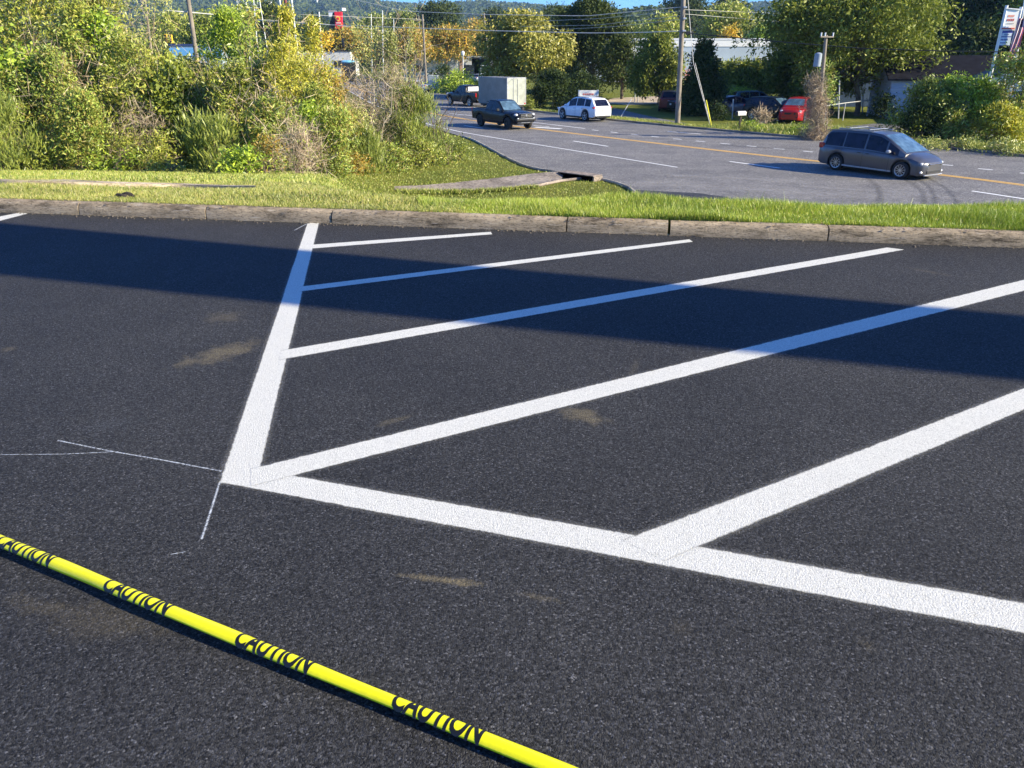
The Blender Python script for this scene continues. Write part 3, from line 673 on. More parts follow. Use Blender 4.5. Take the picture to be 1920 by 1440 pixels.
def make_vehicle(name, label, cat, sp, paint, group=None, detail=True):
    root = empty(name, (0, 0, 0), 0, label, cat, group)
    L, W, Rw, zf = sp['L'], sp['W'], sp['R'], sp['zf']; hl = L/2
    xf, xr = sp['axles']; arch = Rw+sp.get('gap', .07)
    X = set(np.linspace(-hl, hl, 44).round(3)) | {-hl+.02, -hl+.06, hl-.02, hl-.06, hl-.12}
    for a in (xf, xr):
        for th in np.linspace(0, math.pi, 15): X.add(round(a+arch*math.cos(th), 3))
        X.add(round(a+arch+.006, 3)); X.add(round(a-arch-.006, 3))
    for x, _ in sp['top']: X.add(x)
    if 'bed' in sp: X |= {sp['bed'][0]-.001, sp['bed'][0], sp['bed'][1], sp['bed'][1]+.001}
    X = sorted(x for x in X if -hl <= x <= hl)
    ip = lambda key, x: float(np.interp(x, [p[0] for p in sp[key]], [p[1] for p in sp[key]]))
    def base(x):
        wv = W/2*ip('plan', x); zs = ip('shoulder', x); zt = ip('top', x); zb = ip('sill', x); za = zb
        for a in (xf, xr):
            if abs(x-a) < arch: za = max(za, Rw+math.sqrt(max(0, arch*arch-(x-a)**2)))
        return wv, zs, zt, zb, za
    sec = []
    for x in X:
        wv, zs, zt, zb, za = base(x); za = min(za, zs-.06)
        h = zs-za; bed = 'bed' in sp and sp['bed'][0] <= x <= sp['bed'][1]
        half = [(x, 0, zb+.02), (x, wv-.34, zb+.02), (x, wv-.33, za), (x, wv-.03, za), (x, wv-.012, za+.02), (x, wv, za+.3*h), (x, wv-.004, za+.62*h), (x, wv-.02, zs-.09*min(1, h/.3)), (x, wv-.05, zs-.02)]
        if bed: half += [(x, wv-.08, zs), (x, wv-.13, zs), (x, wv-.135, zs-.5), (x, 0, zs-.5)]
        else: half += [(x, wv-.09, zs), (x, wv*.72, zs+(zt-zs)*.75), (x, wv*.4, zt-.004), (x, 0, zt)]
        half = [(x+ (0 if abs(x) < hl-.13 else math.copysign(1, x)*(.05*(1-(p[1]/(W/2))**2) if sp.get('round', 1) else 0)), p[1], p[2]) for p in half]
        sec.append(mirror(half)+[half[0]])
    V, F = loft(sec); mb = MB(); mb.add(V, F); mb.build('body', paint, root, angle=32)
    # greenhouse
    cab = sp['roof']; xa, xb = cab[0][0], cab[-1][0]; tum = sp.get('tumble', .30)
    gx = sorted(set(np.linspace(xa, xb, 30).round(3)) | {c[0] for c in cab})
    rz_ = lambda x: float(np.interp(x, [c[0] for c in cab], [c[1] for c in cab]))
    def gsec(x):
        wv, zs, *_ = base(x); wb = min(wv, W/2*.97)-.065; z0 = zs-.03; zr = max(rz_(x), z0+.01); h = zr-z0
        return wb, z0, zr, h
    def gp(x, f, s=1):                   # side surface
        wb, z0, zr, h = gsec(x); y = wb-tum*h*f-(.05*max(0, f-.88)/.12 if f > .88 else 0)
        return np.array([x, s*y, z0+h*f])
    def tp(x, s):                        # top surface
        wb, z0, zr, h = gsec(x); y = wb-tum*h-.05
        return np.array([x, s*y, zr+.035*min(1, h/.4)*(1-s*s)])
    sec = []
    for x in gx:
        half = [(x, 0, gsec(x)[1]-.02)]+[tuple(gp(x, f)) for f in (0, .3, .6, .88)]+[tuple(tp(x, s)) for s in (1, .75, .4, 0)]
        sec.append(mirror(half)+[half[0]])
    V, F = loft(sec); mb = MB(); mb.add(V, F); mb.build('cabin', sp.get('cabin_mat', paint), root, angle=30)
    def panel(nm, grid, mat, off=.009):
        g = np.array(grid); dx = np.gradient(g, axis=0); dy = np.gradient(g, axis=1); nn = np.cross(dx, dy); nn /= np.linalg.norm(nn, axis=2)[..., None]+1e-9
        c = g.reshape(-1, 3).mean(0)-np.array([0.0, 0, sp['roof'][1][1]-.5]); 
        if (nn.reshape(-1, 3).mean(0)*c).sum() < 0: nn = -nn
        g = g+nn*off; a, b_ = g.shape[:2]; F = [(i*b_+j, (i+1)*b_+j, (i+1)*b_+j+1, i*b_+j+1) for i in range(a-1) for j in range(b_-1)]
        m = MB(); m.add(g.reshape(-1, 3), F); return m.build(nm, mat, root, smooth=True)
    for (x0, x1) in sp['side_win']:
        for s in (1, -1):
            grid = []
            for x in np.linspace(x0, x1, 12):
                lo, hi = .10, .88
                if gsec(x)[3] < .25: hi = max(lo+.02, .88*gsec(x)[3]/.25)
                grid.append([gp(x, f, s) for f in np.linspace(lo, hi, 5)])
            panel('side_window', grid, M_glass)
    wx0, wx1 = sp['screen']; panel('windscreen', [[tp(x, s) for s in np.linspace(-.93, .93, 9)] for x in np.linspace(wx0, wx1, 8)], M_glassb)
    rx0, rx1 = sp['rear_win']
    if rx1-rx0 > .02: panel('rear_window', [[tp(x, s) for s in np.linspace(-.88, .88, 9)] for x in np.linspace(rx0, rx1, 8)], M_glass)
    for a in (xf, xr):
        for s in (1, -1): wheel(root, a, s*(W/2-.13), Rw, .23, sp['spokes'], s, sp.get('rim', M_rim))
    u = MB(); u.box((0, 0, zf+.06), (L*.86, W-.75, .16)); u.build('underbody', M_dark, root)
    for (nm, c, d, mat, sym) in sp['bits']:
        for s in ((1, -1) if sym else (1,)):
            b = MB(); b.box((c[0], c[1]*s, c[2]), d, bev=min(d)*.3); b.build(nm, mat, root, angle=40)
    if detail:
        for x in sp['seams']:
            for s in (1, -1):
                wv, zs, zt, zb, za = base(x); b = MB(); h = zs-za
                pts = [(x, s*(wv-.008), za+.04), (x, s*(wv+.002), za+.3*h), (x, s*(wv-.002), za+.62*h), (x, s*(wv-.018), zs-.09), (x, s*(wv-.05), zs-.02)]
                b.tube(pts, .006, 4); b.build('door_seam', M_dark, root)
    return root
def spec_van():
    return dict(L=5.05, W=1.98, R=.35, zf=.16, axles=(1.55, -1.48), spokes=10, tumble=.26,
        plan=[(-2.53, .78), (-2.45, .88), (-2.2, .96), (-1.5, .995), (1.2, 1), (1.9, .95), (2.25, .84), (2.42, .68), (2.53, .42)],
        shoulder=[(-2.53, .95), (-2.4, 1.02), (0, .99), (1.2, .93), (1.9, .86), (2.3, .74), (2.53, .62)],
        top=[(-2.53, .96), (-2.4, 1.04), (0, 1.05), (1.3, 1.06), (1.75, 1.0), (2.2, .86), (2.45, .7), (2.53, .62)],
        sill=[(-2.53, .36), (-2.3, .24), (-1.9, .22), (1.9, .2), (2.35, .18), (2.53, .22)],
        roof=[(-2.47, 1.02), (-2.28, 1.50), (-2.1, 1.68), (-1.2, 1.745), (-.2, 1.745), (.35, 1.68), (.75, 1.50), (1.62, 1.0)],
        side_win=[(-2.2, -1.32), (-1.26, -.28), (-.2, .72), (.8, 1.3)], screen=(.42, 1.55), rear_win=(-2.46, -2.2), seams=(-1.28, -.24, .98),
        bits=[('headlight', (2.22, .62, .655), (.40, .24, .11), M_lampw, True), ('tail_light', (-2.38, .86, 1.02), (.26, .1, .24), M_lampr, True),
              ('grille', (2.545, 0, .62), (.05, .86, .1), M_dark, False), ('grille_bar', (2.575, 0, .64), (.03, .8, .025), M_chrome, False), ('lower_intake', (2.55, 0, .33), (.06, .95, .12), M_dark, False),
              ('bumper_trim', (2.53, 0, .2), (.12, 1.2, .05), M_silver, False), ('fog_light', (2.40, .68, .32), (.12, .14, .1), M_lampw, True),
              ('wing_mirror', (.98, 1.08, 1.06), (.16, .2, .14), M_silver, True), ('door_handle', (-.02, .985, .87), (.17, .03, .035), M_dark, True), ('door_handle', (-.42, .985, .88), (.17, .03, .035), M_dark, True),
              ('roof_rail', (-.95, .62, 1.79), (1.7, .035, .045), M_silver, True), ('crossbar', (-.35, 0, 1.83), (.05, 1.24, .03), M_silver, False), ('crossbar', (-1.3, 0, 1.83), (.05, 1.24, .03), M_silver, False),
              ('spoiler', (-2.32, 0, 1.66), (.22, 1.2, .03), M_dark, False), ('sill_trim', (0, .97, .27), (2.3, .03, .07), M_silver, True)])
def spec_pickup(old=False):
    d = dict(L=5.35, W=1.9, R=.40, zf=.34, axles=(1.78, -1.62), spokes=6, tumble=.22, gap=.10, round=1,
        plan=[(-2.68, .93), (-2.6, .97), (-1, 1), (1.3, 1), (2.1, .97), (2.45, .88), (2.68, .74)],
        shoulder=[(-2.68, 1.22), (-.9, 1.22), (0, 1.16), (1.0, 1.12), (2.2, 1.06), (2.5, .98), (2.68, .9)],
        top=[(-2.68, 1.23), (-.92, 1.22), (0, 1.2), (1.1, 1.22), (1.8, 1.19), (2.4, 1.1), (2.62, 1.0), (2.68, .9)],
        sill=[(-2.68, .52), (-2.2, .48), (-1, .44), (1.2, .42), (2.3, .42), (2.68, .48)], bed=(-2.6, -.98),
        roof=[(-.96, 1.2), (-.86, 1.62), (-.6, 1.80), (.1, 1.82), (.45, 1.76), (1.2, 1.16)],
        side_win=[(-.72, -.2), (-.12, .62)], screen=(.48, 1.14), rear_win=(-.95, -.84), seams=(-.9, -.16, .86), rim=M_dark,
        bits=[('headlight', (2.50, .70, .98), (.26, .22, .15), M_lampw, True), ('tail_light', (-2.66, .86, 1.02), (.08, .12, .36), M_lampr, True),
              ('grille', (2.70, 0, .94), (.08, .98, .2), M_dark, False), ('grille_surround', (2.70, 0, 1.055), (.1, 1.04, .035), M_chrome, False), ('grille_surround', (2.71, 0, .83), (.1, 1.0, .035), M_chrome, False),
              ('grille_bar', (2.735, 0, .94), (.04, .94, .03), M_chrome, False), ('emblem', (2.75, 0, .95), (.03, .16, .12), M_chrome, False), ('bumper', (2.68, 0, .66), (.2, 1.66, .17), M_dark, False), ('bumper_strip', (2.79, 0, .73), (.02, 1.2, .03), M_silver, False), ('skid_plate', (2.60, 0, .48), (.16, 1.3, .1), M_silver, False),
              ('fog_light', (2.70, .66, .72), (.08, .14, .12), M_lampw, True), ('rear_bumper', (-2.76, 0, .6), (.16, 1.6, .14), M_chrome, False),
              ('wing_mirror', (.86, 1.06, 1.24), (.14, .24, .2), M_dark, True), ('door_handle', (.0, .95, 1.02), (.16, .03, .035), M_dark, True), ('door_handle', (-.72, .95, 1.02), (.16, .03, .035), M_dark, True),
              ('side_step', (.1, .92, .38), (2.0, .14, .05), M_dark, True)])
    if old:
        d.update(rim=M_rim); d['bits'] = [b for b in d['bits'] if b[0] not in ('emblem',)]+[('number_plate', (-2.85, 0, .62), (.02, .3, .15), M_plate, False), ('rear_window_frame', (-.965, 0, 1.5), (.03, 1.2, .4), M_lampw, False)]
    return d
def spec_suv():
    return dict(L=4.85, W=1.96, R=.40, zf=.2, axles=(1.46, -1.36), spokes=5, tumble=.30, rim=M_silver,
        plan=[(-2.43, .78), (-2.33, .9), (-2.0, .96), (1.2, 1), (1.8, .96), (2.15, .86), (2.43, .62)],
        shoulder=[(-2.43, .98), (-2.3, 1.04), (-1, 1.05), (1.0, .98), (1.8, .9), (2.2, .8), (2.43, .7)],
        top=[(-2.43, 1.0), (-2.3, 1.08), (0, 1.08), (1.15, 1.07), (1.7, .99), (2.2, .86), (2.38, .76), (2.43, .7)],
        sill=[(-2.43, .42), (-2.2, .3), (1.9, .26), (2.3, .26), (2.43, .32)],
        roof=[(-2.36, 1.06), (-2.0, 1.50), (-1.75, 1.62), (-.6, 1.70), (.1, 1.68), (.5, 1.56), (1.3, 1.04)],
        side_win=[(-1.85, -1.2), (-1.12, -.22), (-.14, .72)], screen=(.52, 1.24), rear_win=(-2.33, -1.98), seams=(-1.16, -.18, .9),
        bits=[('headlight', (2.2, .70, .78), (.3, .2, .13), M_lampw, True), ('tail_light', (-2.27, .78, 1.0), (.22, .3, .13), M_lampr, True),
              ('grille', (2.44, 0, .6), (.06, .9, .22), M_dark, False), ('number_plate', (-2.49, 0, .82), (.03, .32, .15), M_plate, False), ('chrome_strip', (-2.47, 0, .95), (.04, .9, .03), M_chrome, False),
              ('rear_diffuser', (-2.40, 0, .36), (.2, 1.4, .16), M_dark, False), ('wing_mirror', (.88, 1.08, 1.08), (.15, .22, .14), paint_w, True),
              ('door_handle', (-.05, .975, .9), (.17, .03, .035), M_chrome, True), ('door_handle', (-1.0, .975, .92), (.17, .03, .035), M_chrome, True),
              ('sill_trim', (0, .96, .3), (2.0, .03, .08), M_dark, True), ('roof_rail', (-.6, .62, 1.70), (1.6, .03, .035), M_dark, True)])
def spec_sedan(suv=False):
    k = .16 if suv else 0
    return dict(L=4.6, W=1.84, R=.33+k*.3, zf=.16+k*.4, axles=(1.38, -1.35), spokes=5, tumble=.32,
        plan=[(-2.3, .78), (-2.1, .93), (1.2, 1), (1.8, .95), (2.1, .85), (2.3, .64)],
        shoulder=[(-2.3, .84+k), (-2.1, .92+k), (0, .92+k), (1.0, .9+k), (1.8, .8+k), (2.3, .62+k)],
        top=[(-2.3, .9+k), (-2.1, 1.0+k), (-1.2, 1.02+k), (0, .98+k), (1.0, .97+k), (1.7, .88+k), (2.2, .74+k), (2.3, .62+k)],
        sill=[(-2.3, .36), (-2.1, .24), (2.0, .2), (2.3, .26)],
        roof=([(-2.2, .95+k), (-1.9, 1.42+k), (-1.0, 1.5+k), (0, 1.5+k), (.4, 1.42+k), (1.2, .95+k)] if suv else [(-1.75, .95), (-1.2, 1.30), (-.9, 1.38), (-.3, 1.44), (.1, 1.42), (.4, 1.34), (1.15, .92)]),
        side_win=([(-1.7, -.9), (-.82, .0), (.08, .7)] if suv else [(-1.05, -.3), (-.22, .65)]), screen=(.42, 1.1), rear_win=((-2.17, -1.9) if suv else (-1.7, -1.15)), seams=(-.26, .8),
        bits=[('headlight', (2.08, .64, .68+k), (.26, .2, .13), M_lampw, True), ('tail_light', (-2.2, .68, .85+k), (.16, .3, .14), M_lampr, True),
              ('grille', (2.32, 0, .52+k), (.05, .8, .16), M_dark, False), ('number_plate', (-2.36, 0, .7+k), (.03, .3, .14), M_plate, False), ('bumper', (2.3, 0, .36+k*.5), (.08, 1.1, .1), M_dark, False),
              ('wing_mirror', (.78, 1.0, .98+k), (.14, .2, .12), M_dark, True), ('door_handle', (-.1, .91, .82+k), (.15, .03, .03), M_dark, True)])
paint_w = carpaint('white_paint', (.78, .79, .80), 0, .3)
road_dir = lambda a, b: math.atan2(*((G(*b)-G(*a))[[1, 0]]))
def put(o, mid, yaw, sc=1, z=-2.983):
    o.location = (float(mid[0]), float(mid[1]), z); o.rotation_euler = (0, 0, yaw); o.scale = (sc,)*3
def wheels_at(o, sp, side, pf, pr, sc=None, z=-2.983):      # contact pixels of the front and rear wheel on one side (+1 = left)
    a, b = G(*pf, z), G(*pr, z); d = (a-b)[:2]; wbm = np.linalg.norm(d); wb = sp['axles'][0]-sp['axles'][1]
    s = sc or wbm/wb; yaw = math.atan2(d[1], d[0]); t = d/wbm; n = np.array([-t[1], t[0]])
    mid = (a[:2]+b[:2])/2-n*side*(sp['W']/2-.13)*s-t*(sp['axles'][0]+sp['axles'][1])/2*s
    print(o.name, 'scale', round(wbm/wb, 3), 'yaw', round(math.degrees(yaw), 1)); put(o, mid, yaw, s, z)
sp = spec_van(); van = make_vehicle('minivan', 'grey minivan with roof rails turning across the road at the right', 'minivan', sp, carpaint('grey_metallic', (.11, .108, .115), .55, .32))
wheels_at(van, sp, -1, (1687, 335), (1567, 318.5)); van.scale[2] *= .95
for ch in van.children:
    if ch.name.startswith('wheel'): continue
    for v in ch.data.vertices:
        if v.co.x > 1.95: v.co.x = 1.95+(v.co.x-1.95)*.72
sp = spec_pickup(); trk = make_vehicle('pickup_truck', 'shiny black crew cab pickup driving towards the camera in front of the box trailer', 'pickup truck', sp, carpaint('black_paint', (.008, .010, .016), .1, .25))
wheels_at(trk, sp, -1, (953, 243), (902, 236.5), .97)
sp = spec_suv(); suv = make_vehicle('suv', 'white sport utility car driving away beside the far kerb', 'car', sp, paint_w)
wheels_at(suv, sp, 1, (1054.5, 223), (1098, 227.5), 1.0); suv.scale = (.96, .97, .98)
sp = spec_pickup(True); old = make_vehicle('pickup_truck', 'black older pickup with a chrome rear bumper towing the tall box trailer', 'pickup truck', sp, carpaint('faded_black_paint', (.014, .013, .013), .1, .3))
wheels_at(old, sp, 1, (847, 196.5), (880, 199.5), 1.02)
# box trailer
tr = empty('box_trailer', G(945, 212), 0, 'tall grey enclosed box trailer hitched behind the older black pickup', 'trailer')
yawt = old.rotation_euler[2]; back = G(968, 209); tdir = np.array([math.cos(yawt), math.sin(yawt)])
TLn, TW, TH = 4.4, 2.05, 2.25
tr.location = (back[0]+tdir[0]*TLn/2, back[1]+tdir[1]*TLn/2, -2.983); tr.rotation_euler = (0, 0, yawt)
def ribmat(name, c, sc):
    m, nt, bs, out = newmat(name); co = coords(nt, 'Object'); wv = N(nt, 'ShaderNodeTexWave'); wv.inputs['Scale'].default_value = sc; wv.inputs['Distortion'].default_value = 0
    nt.links.new(co, wv.inputs[0]); f = noise(nt, co, 1.6, 6, .7); r = ramp(nt, [(.35, tuple(q*.7 for q in c)), (.65, c)], f); nt.links.new(r.outputs[0], bs.inputs['Base Color'])
    bs.inputs['Roughness'].default_value = .5; bump(nt, wv.outputs['Fac'], .6, .02, bs); return m
M_trs = ribmat('ribbed_panel', (.26, .25, .22), 2.6); M_trr = plain('dusty_white_panel', (.33, .35, .31), .6, var=.25, scale=2.5)
b = MB(); b.box((0, 0, .5+TH/2), (TLn, TW, TH), bev=.05); b.build('box', M_trs, tr, angle=30)
b = MB(); b.box((-TLn/2-.02, 0, .5+TH/2), (.04, TW-.16, TH-.2)); b.build('rear_door', M_trr, tr)
b = MB(); 
for y in (-TW/2+.04, TW/2-.04): b.box((-TLn/2-.02, y, .5+TH/2), (.07, .09, TH), bev=.01)
for z in (.55, .5+TH-.05): b.box((-TLn/2-.025, 0, z), (.06, TW-.18, .1), bev=.01)
b.build('door_frame', M_silver, tr, angle=30)
b = MB(); b.tube([(-TLn/2-.06, -.1, .7), (-TLn/2-.06, -.1, 2.6)], .02, 6); b.tube([(-TLn/2-.06, .35, .7), (-TLn/2-.06, .35, 2.6)], .02, 6); b.build('lock_bar', M_silver, tr)
b = MB(); b.box((0, 0, .42), (TLn, TW-.5, .14)); b.tube([(TLn/2, .5, .45), (TLn/2+1.2, 0, .5)], .05, 6); b.tube([(TLn/2, -.5, .45), (TLn/2+1.2, 0, .5)], .05, 6); b.build('chassis', M_dark, tr)
for s in (1, -1):
    for x in (-.75, .1): wheel(tr, x, s*(TW/2+.02), .34, .2, 6, s, M_rim)
    b = MB(); b.box((-.32, s*(TW/2+.08), .74), (1.9, .22, .05), bev=.015); b.build('mudguard', M_dark, tr, angle=30)
    b = MB(); b.box((-TLn/2-.05, s*(TW/2-.12), .62), (.03, .14, .1), bev=.01); b.build('tail_light', M_lampr, tr)
    b = MB(); b.box((-TLn/2-.03, s*(TW/2-.05), 2.66), (.04, .05, .05)); b.build('marker_lamp', M_lampa, tr)
# parked and distant cars -------------------------------------------------
specs = {False: spec_sedan(False), True: spec_sedan(True)}
def parked(px, py, yaw, suvb, c, label, sc=1, name='parked_car', z=-2.985, metal=.3):
    o = make_vehicle(name, label, 'car', specs[suvb], carpaint('paint', c, metal), 'cars parked beyond the road' if name == 'parked_car' else None, detail=False)
    q = G(px, py, -3); put(o, q, R(yaw), sc, z); return o
parked(1253, 207, 80, True, (.16, .012, .015), 'dark red parked car seen from behind just left of the tall utility pole')
parked(1303, 211, 15, False, (.012, .014, .02), 'black parked car in shade under the dark conical evergreen')
parked(1372, 214, 20, False, (.01, .02, .06), 'dark blue parked car in the shade, left of the black ones')
parked(1412, 208, 10, True, (.05, .13, .2), 'teal blue parked car with bright reflections behind the dark blue one')
parked(1449, 226, -55, True, (.008, .008, .009), 'glossy black parked car facing the road beside the red one')
parked(1491, 228, -120, True, (.42, .008, .012), 'bright red parked car behind the viny pole')
parked(1483, 203, -95, True, (.7, .72, .74), 'white parked car behind the red one')
parked(1512, 203, 160, True, (.62, .65, .66), 'long white parked car half hidden by the viny pole')
parked(1345, 192, 160, False, (.03, .07, .14), 'small blue car far back under the trees right of the evergreen')
parked(927, 160, 80, True, (.75, .76, .78), 'white parked car seen over the top of the box trailer')
parked(900, 155, 60, False, (.25, .3, .36), 'bluish parked car by the white building behind the trailer')
parked(778, 173, 150, False, (.5, .52, .56), 'silver car on the far road behind the bare twigs', name='passing_car')
parked(655, 143, 95, False, (.5, .52, .52), 'small pale car far down the road at the intersection', name='passing_car')
kt = empty('delivery_truck', G(656, 160), R(100), 'dark truck with a pale blue roof far down the road behind the twigs', 'truck')
b = MB(); b.box((0, 0, 2.0), (3.6, 2.3, 2.6), bev=.1); b.build('cargo_box', M_dark, kt, angle=30)
b = MB(); b.box((0, 0, 3.5), (3.2, 2.1, .5), bev=.2); b.build('roof', plain('pale_blue', (.16, .42, .62), .5), kt, angle=50)
b = MB(); b.box((-2.4, 0, 1.5), (1.3, 2.1, 1.7), bev=.2); b.build('cab', M_dark, kt, angle=40)
for x in (-2.2, 1.0):
    for s in (1, -1): wheel(kt, x, s*1.0, .45, .25, 6, s, M_rim)

#@@VEG@@
# ------------------------------------------------------------ foliage tools
def unit(v): return v/(np.linalg.norm(v, axis=-1, keepdims=True)+1e-9)
def leafcloud(name, C, A, ln, wd, mat, parent=None):
    n = len(C); side = unit(np.cross(A, rng.normal(size=(n, 3))+1.1*(SUN+np.array([0, -.25, .35])))); ln = np.broadcast_to(ln, n)[:, None]; wd = np.broadcast_to(wd, n)[:, None]
    V = np.stack([C, C+A*ln*.42+side*wd/2, C+A*ln, C+A*ln*.42-side*wd/2], 1).reshape(-1, 3)
    return mesh_obj(name, V, np.arange(n*4).reshape(n, 4), mat, parent)
def clumps(centres, per, spread, up=.2, outward=None):
    k = len(centres); C = np.repeat(centres, per, 0)+rng.normal(size=(k*per, 3))*np.asarray(spread)
    A = rng.normal(size=(k*per, 3)); A[:, 2] += up
    if outward is not None: A += np.repeat(outward, per, 0)
    return C, unit(A)
def ball(n, bias=.45):
    d = unit(rng.normal(size=(n, 3))); return d*(rng.random(n)**bias)[:, None], d
def limb(mb, a, b, r0, r1, wob=.06, n=6, sides=5):
    a = np.array(a, float); b = np.array(b, float); L = np.linalg.norm(b-a); pts = []
    for i in range(n+1):
        s = i/n; pts.append(a*(1-s)+b*s+(rng.normal(size=3)*wob*L*math.sin(math.pi*s) if 0 < i < n else 0))
    mb.tube(pts, [r0+(r1-r0)*i/n for i in range(n+1)], sides, cap=False); return pts
M_bark = plain('bark', (.11, .085, .06), .9, var=.4, scale=3, bmp=.6); M_bark2 = plain('pale_bark', (.34, .29, .22), .9, var=.3, scale=4)
M_twig = leafmat('dry_twigs', [(.12, .08, .055), (.28, .21, .15), (.45, .37, .28), (.18, .14, .10)], .05, .8)
M_stem = plain('twig_stems', (.24, .18, .12), .9, var=.4, scale=4)
LM = dict(
 olive=leafmat('olive_leaves', [(.07, .09, .014), (.17, .20, .03), (.29, .31, .05), (.11, .14, .022), (.30, .26, .07), (.05, .07, .012)], .35),
 bright=leafmat('bright_leaves', [(.09, .14, .014), (.20, .27, .025), (.29, .35, .04), (.13, .18, .02), (.06, .09, .012)], .42),
 green=leafmat('green_leaves', [(.05, .07, .012), (.11, .135, .02), (.20, .22, .035), (.08, .10, .018)], .35),
 dark=leafmat('dark_leaves', [(.016, .028, .010), (.03, .048, .016), (.055, .078, .022), (.022, .036, .012)], .2),
 gold=leafmat('golden_leaves', [(.18, .18, .025), (.28, .26, .035), (.34, .31, .04), (.15, .18, .03), (.30, .24, .03)], .38),
 orange=leafmat('orange_leaves', [(.45, .26, .02), (.5, .33, .03), (.38, .30, .03)], .4),
 willow=leafmat('willow_leaves', [(.14, .16, .04), (.22, .23, .07), (.28, .27, .10), (.17, .19, .05)], .35),
 feather=leafmat('feathery_leaves', [(.08, .11, .02), (.14, .17, .03), (.20, .22, .05), (.10, .12, .03)], .35),
 vine=leafmat('vine_leaves', [(.11, .16, .025), (.20, .27, .045), (.31, .37, .08), (.28, .22, .06), (.08, .11, .02)], .4),
 rust=leafmat('rusty_leaves', [(.16, .12, .02), (.24, .16, .03), (.30, .17, .03), (.13, .14, .03), (.19, .19, .04)], .35),
 red=leafmat('red_leaves', [(.5, .08, .03), (.6, .13, .05), (.4, .06, .03)], .3),
 oak=leafmat('oak_leaves', [(.06, .08, .015), (.13, .155, .028), (.24, .26, .055), (.10, .12, .022), (.18, .19, .045)], .32),
 deep=leafmat('deep_green_leaves', [(.022, .036, .010), (.045, .062, .016), (.085, .10, .028), (.03, .046, .013)], .25),
 weep=leafmat('drooping_leaves', [(.13, .14, .022), (.22, .21, .035), (.30, .27, .05), (.17, .17, .03)], .32),
 wood=leafmat('woodland_leaves', [(.022, .038, .012), (.045, .065, .018), (.07, .085, .022), (.035, .05, .016)], .2))
def shrub(name, px, yb, yt, wpx, kind, n, size, label, cat='shrub', dD=0, shape='dome', twig=0, long=1.8, grp='plants of the roadside thicket', z0=None, D=None, per=12, ybc=None):
    if D is None: q = T(px, yb); D = q[1]+dD
    u = (px-960)/FPX/(math.cos(PITCH)+.3*math.sin(PITCH)) if 0 else P(px, (yb+yt)/2, D)[0]/D
    x0 = P(px, yb, D)[0]; base = np.array([x0, D, float(terr(x0/D, D)) if z0 is None else z0])
    top = P(px, yt, D); H = top[2]-base[2]; w_ = wpx/FPX*math.hypot(D, 0)*1.0/ (math.cos(PITCH)+.3*math.sin(PITCH))/1.0
    rx = w_/2*1.02; ry = min(max(rx*.8, .7), 3.2)
    root = empty(name, base, 0, label, cat, grp)
    lean = np.array([top[0]-x0, 0, 0])
    mb = MB(); ns = 5 if wpx > 40 else 2
    for _ in range(ns):
        e = np.array([rng.uniform(-.6, .6)*rx, rng.uniform(-.5, .5)*ry, H*rng.uniform(.6, .92)])+lean*.8
        pts = limb(mb, (rng.uniform(-.15, .15)*rx, rng.uniform(-.15, .15)*ry, -.05), e, .018+.006*H, .006, .05, 6, 4)
        for _ in range(5):
            p = pts[rng.integers(2, 6)]; limb(mb, p, p+np.array([rng.uniform(-.4, .4)*rx, rng.uniform(-.4, .4)*ry, rng.uniform(.05, .3)*H]), .01, .003, .08, 4, 3)
    mb.build('stems', M_stem, root)
    k = max(4, n//per); B, d = ball(k, .5)
    zc = (B[:, 2]+1)/2
    lo = 0 if ybc is None else max(0, (P(px, ybc, D)[2]-base[2])/H)
    if shape == 'dome': zc = rng.random(k)**.8; rr = np.sqrt(np.clip(1-zc**2.6, .02, 1))*(.75+.25*rng.random(k))
    elif shape == 'column': zc = rng.random(k); rr = .7+.3*rng.random(k)
    elif shape == 'cone': zc = rng.random(k)**1.25; rr = np.clip(1-zc, .05, 1)**.8
    elif shape == 'fan': zc = rng.random(k)**.8; rr = .35+.65*zc
    elif shape == 'spire': zc = rng.random(k)**1.1; rr = np.clip(1-zc**1.3, .04, 1)*(.5+.5*np.sin(zc*23+rng.random()*6)**2)
    an = rng.uniform(0, 2*math.pi, k); rad = rng.random(k)**.35
    wobble = 1+.22*np.sin(an*3+zc*9+rng.random()*6)+.15*np.sin(zc*17+an*2)
    Cc = np.stack([np.cos(an)*rr*rad*rx*wobble+lean[0]*zc, np.sin(an)*rr*rad*ry*wobble, H*(lo+(1-lo)*zc)], 1)
    mk = np.sin(Cc[:, 0]*3.3+px)+np.sin(Cc[:, 2]*3.9+px*.7)+np.sin(Cc[:, 0]*1.7-Cc[:, 2]*2.3)+rng.normal(0, .35, k); keep = mk > -1.05; Cc = Cc[keep]; an = an[keep]; k = len(Cc)
    if kind == 'twig': 
        C, A = clumps(Cc, per, (.22, .22, .22), .6); leafcloud('twigs', C, A, rng.uniform(.2, .6, len(C)), size*rng.uniform(.07, .15, len(C)), M_twig, root)['kind'] = 'stuff'
    elif kind == 'feather':
        out = np.stack([np.cos(an)*.35, np.sin(an)*.35, np.full(k, 2.2)], 1); C, A = clumps(Cc, per, (.10, .10, .22), .3, out)
        leafcloud('foliage', C, A, rng.uniform(.16, .36, len(C)), rng.uniform(.02, .035, len(C)), LM['feather'], root)
    else:
        sp = size*1.6; C, A = clumps(Cc, per, (sp, sp, sp*.9), .15)
        s = size*rng.uniform(.6, 1.25, len(C)); leafcloud('foliage', C, A, s*(long if long else 1.3), s*.75 if long < 1.6 else s*.55, LM[kind], root)
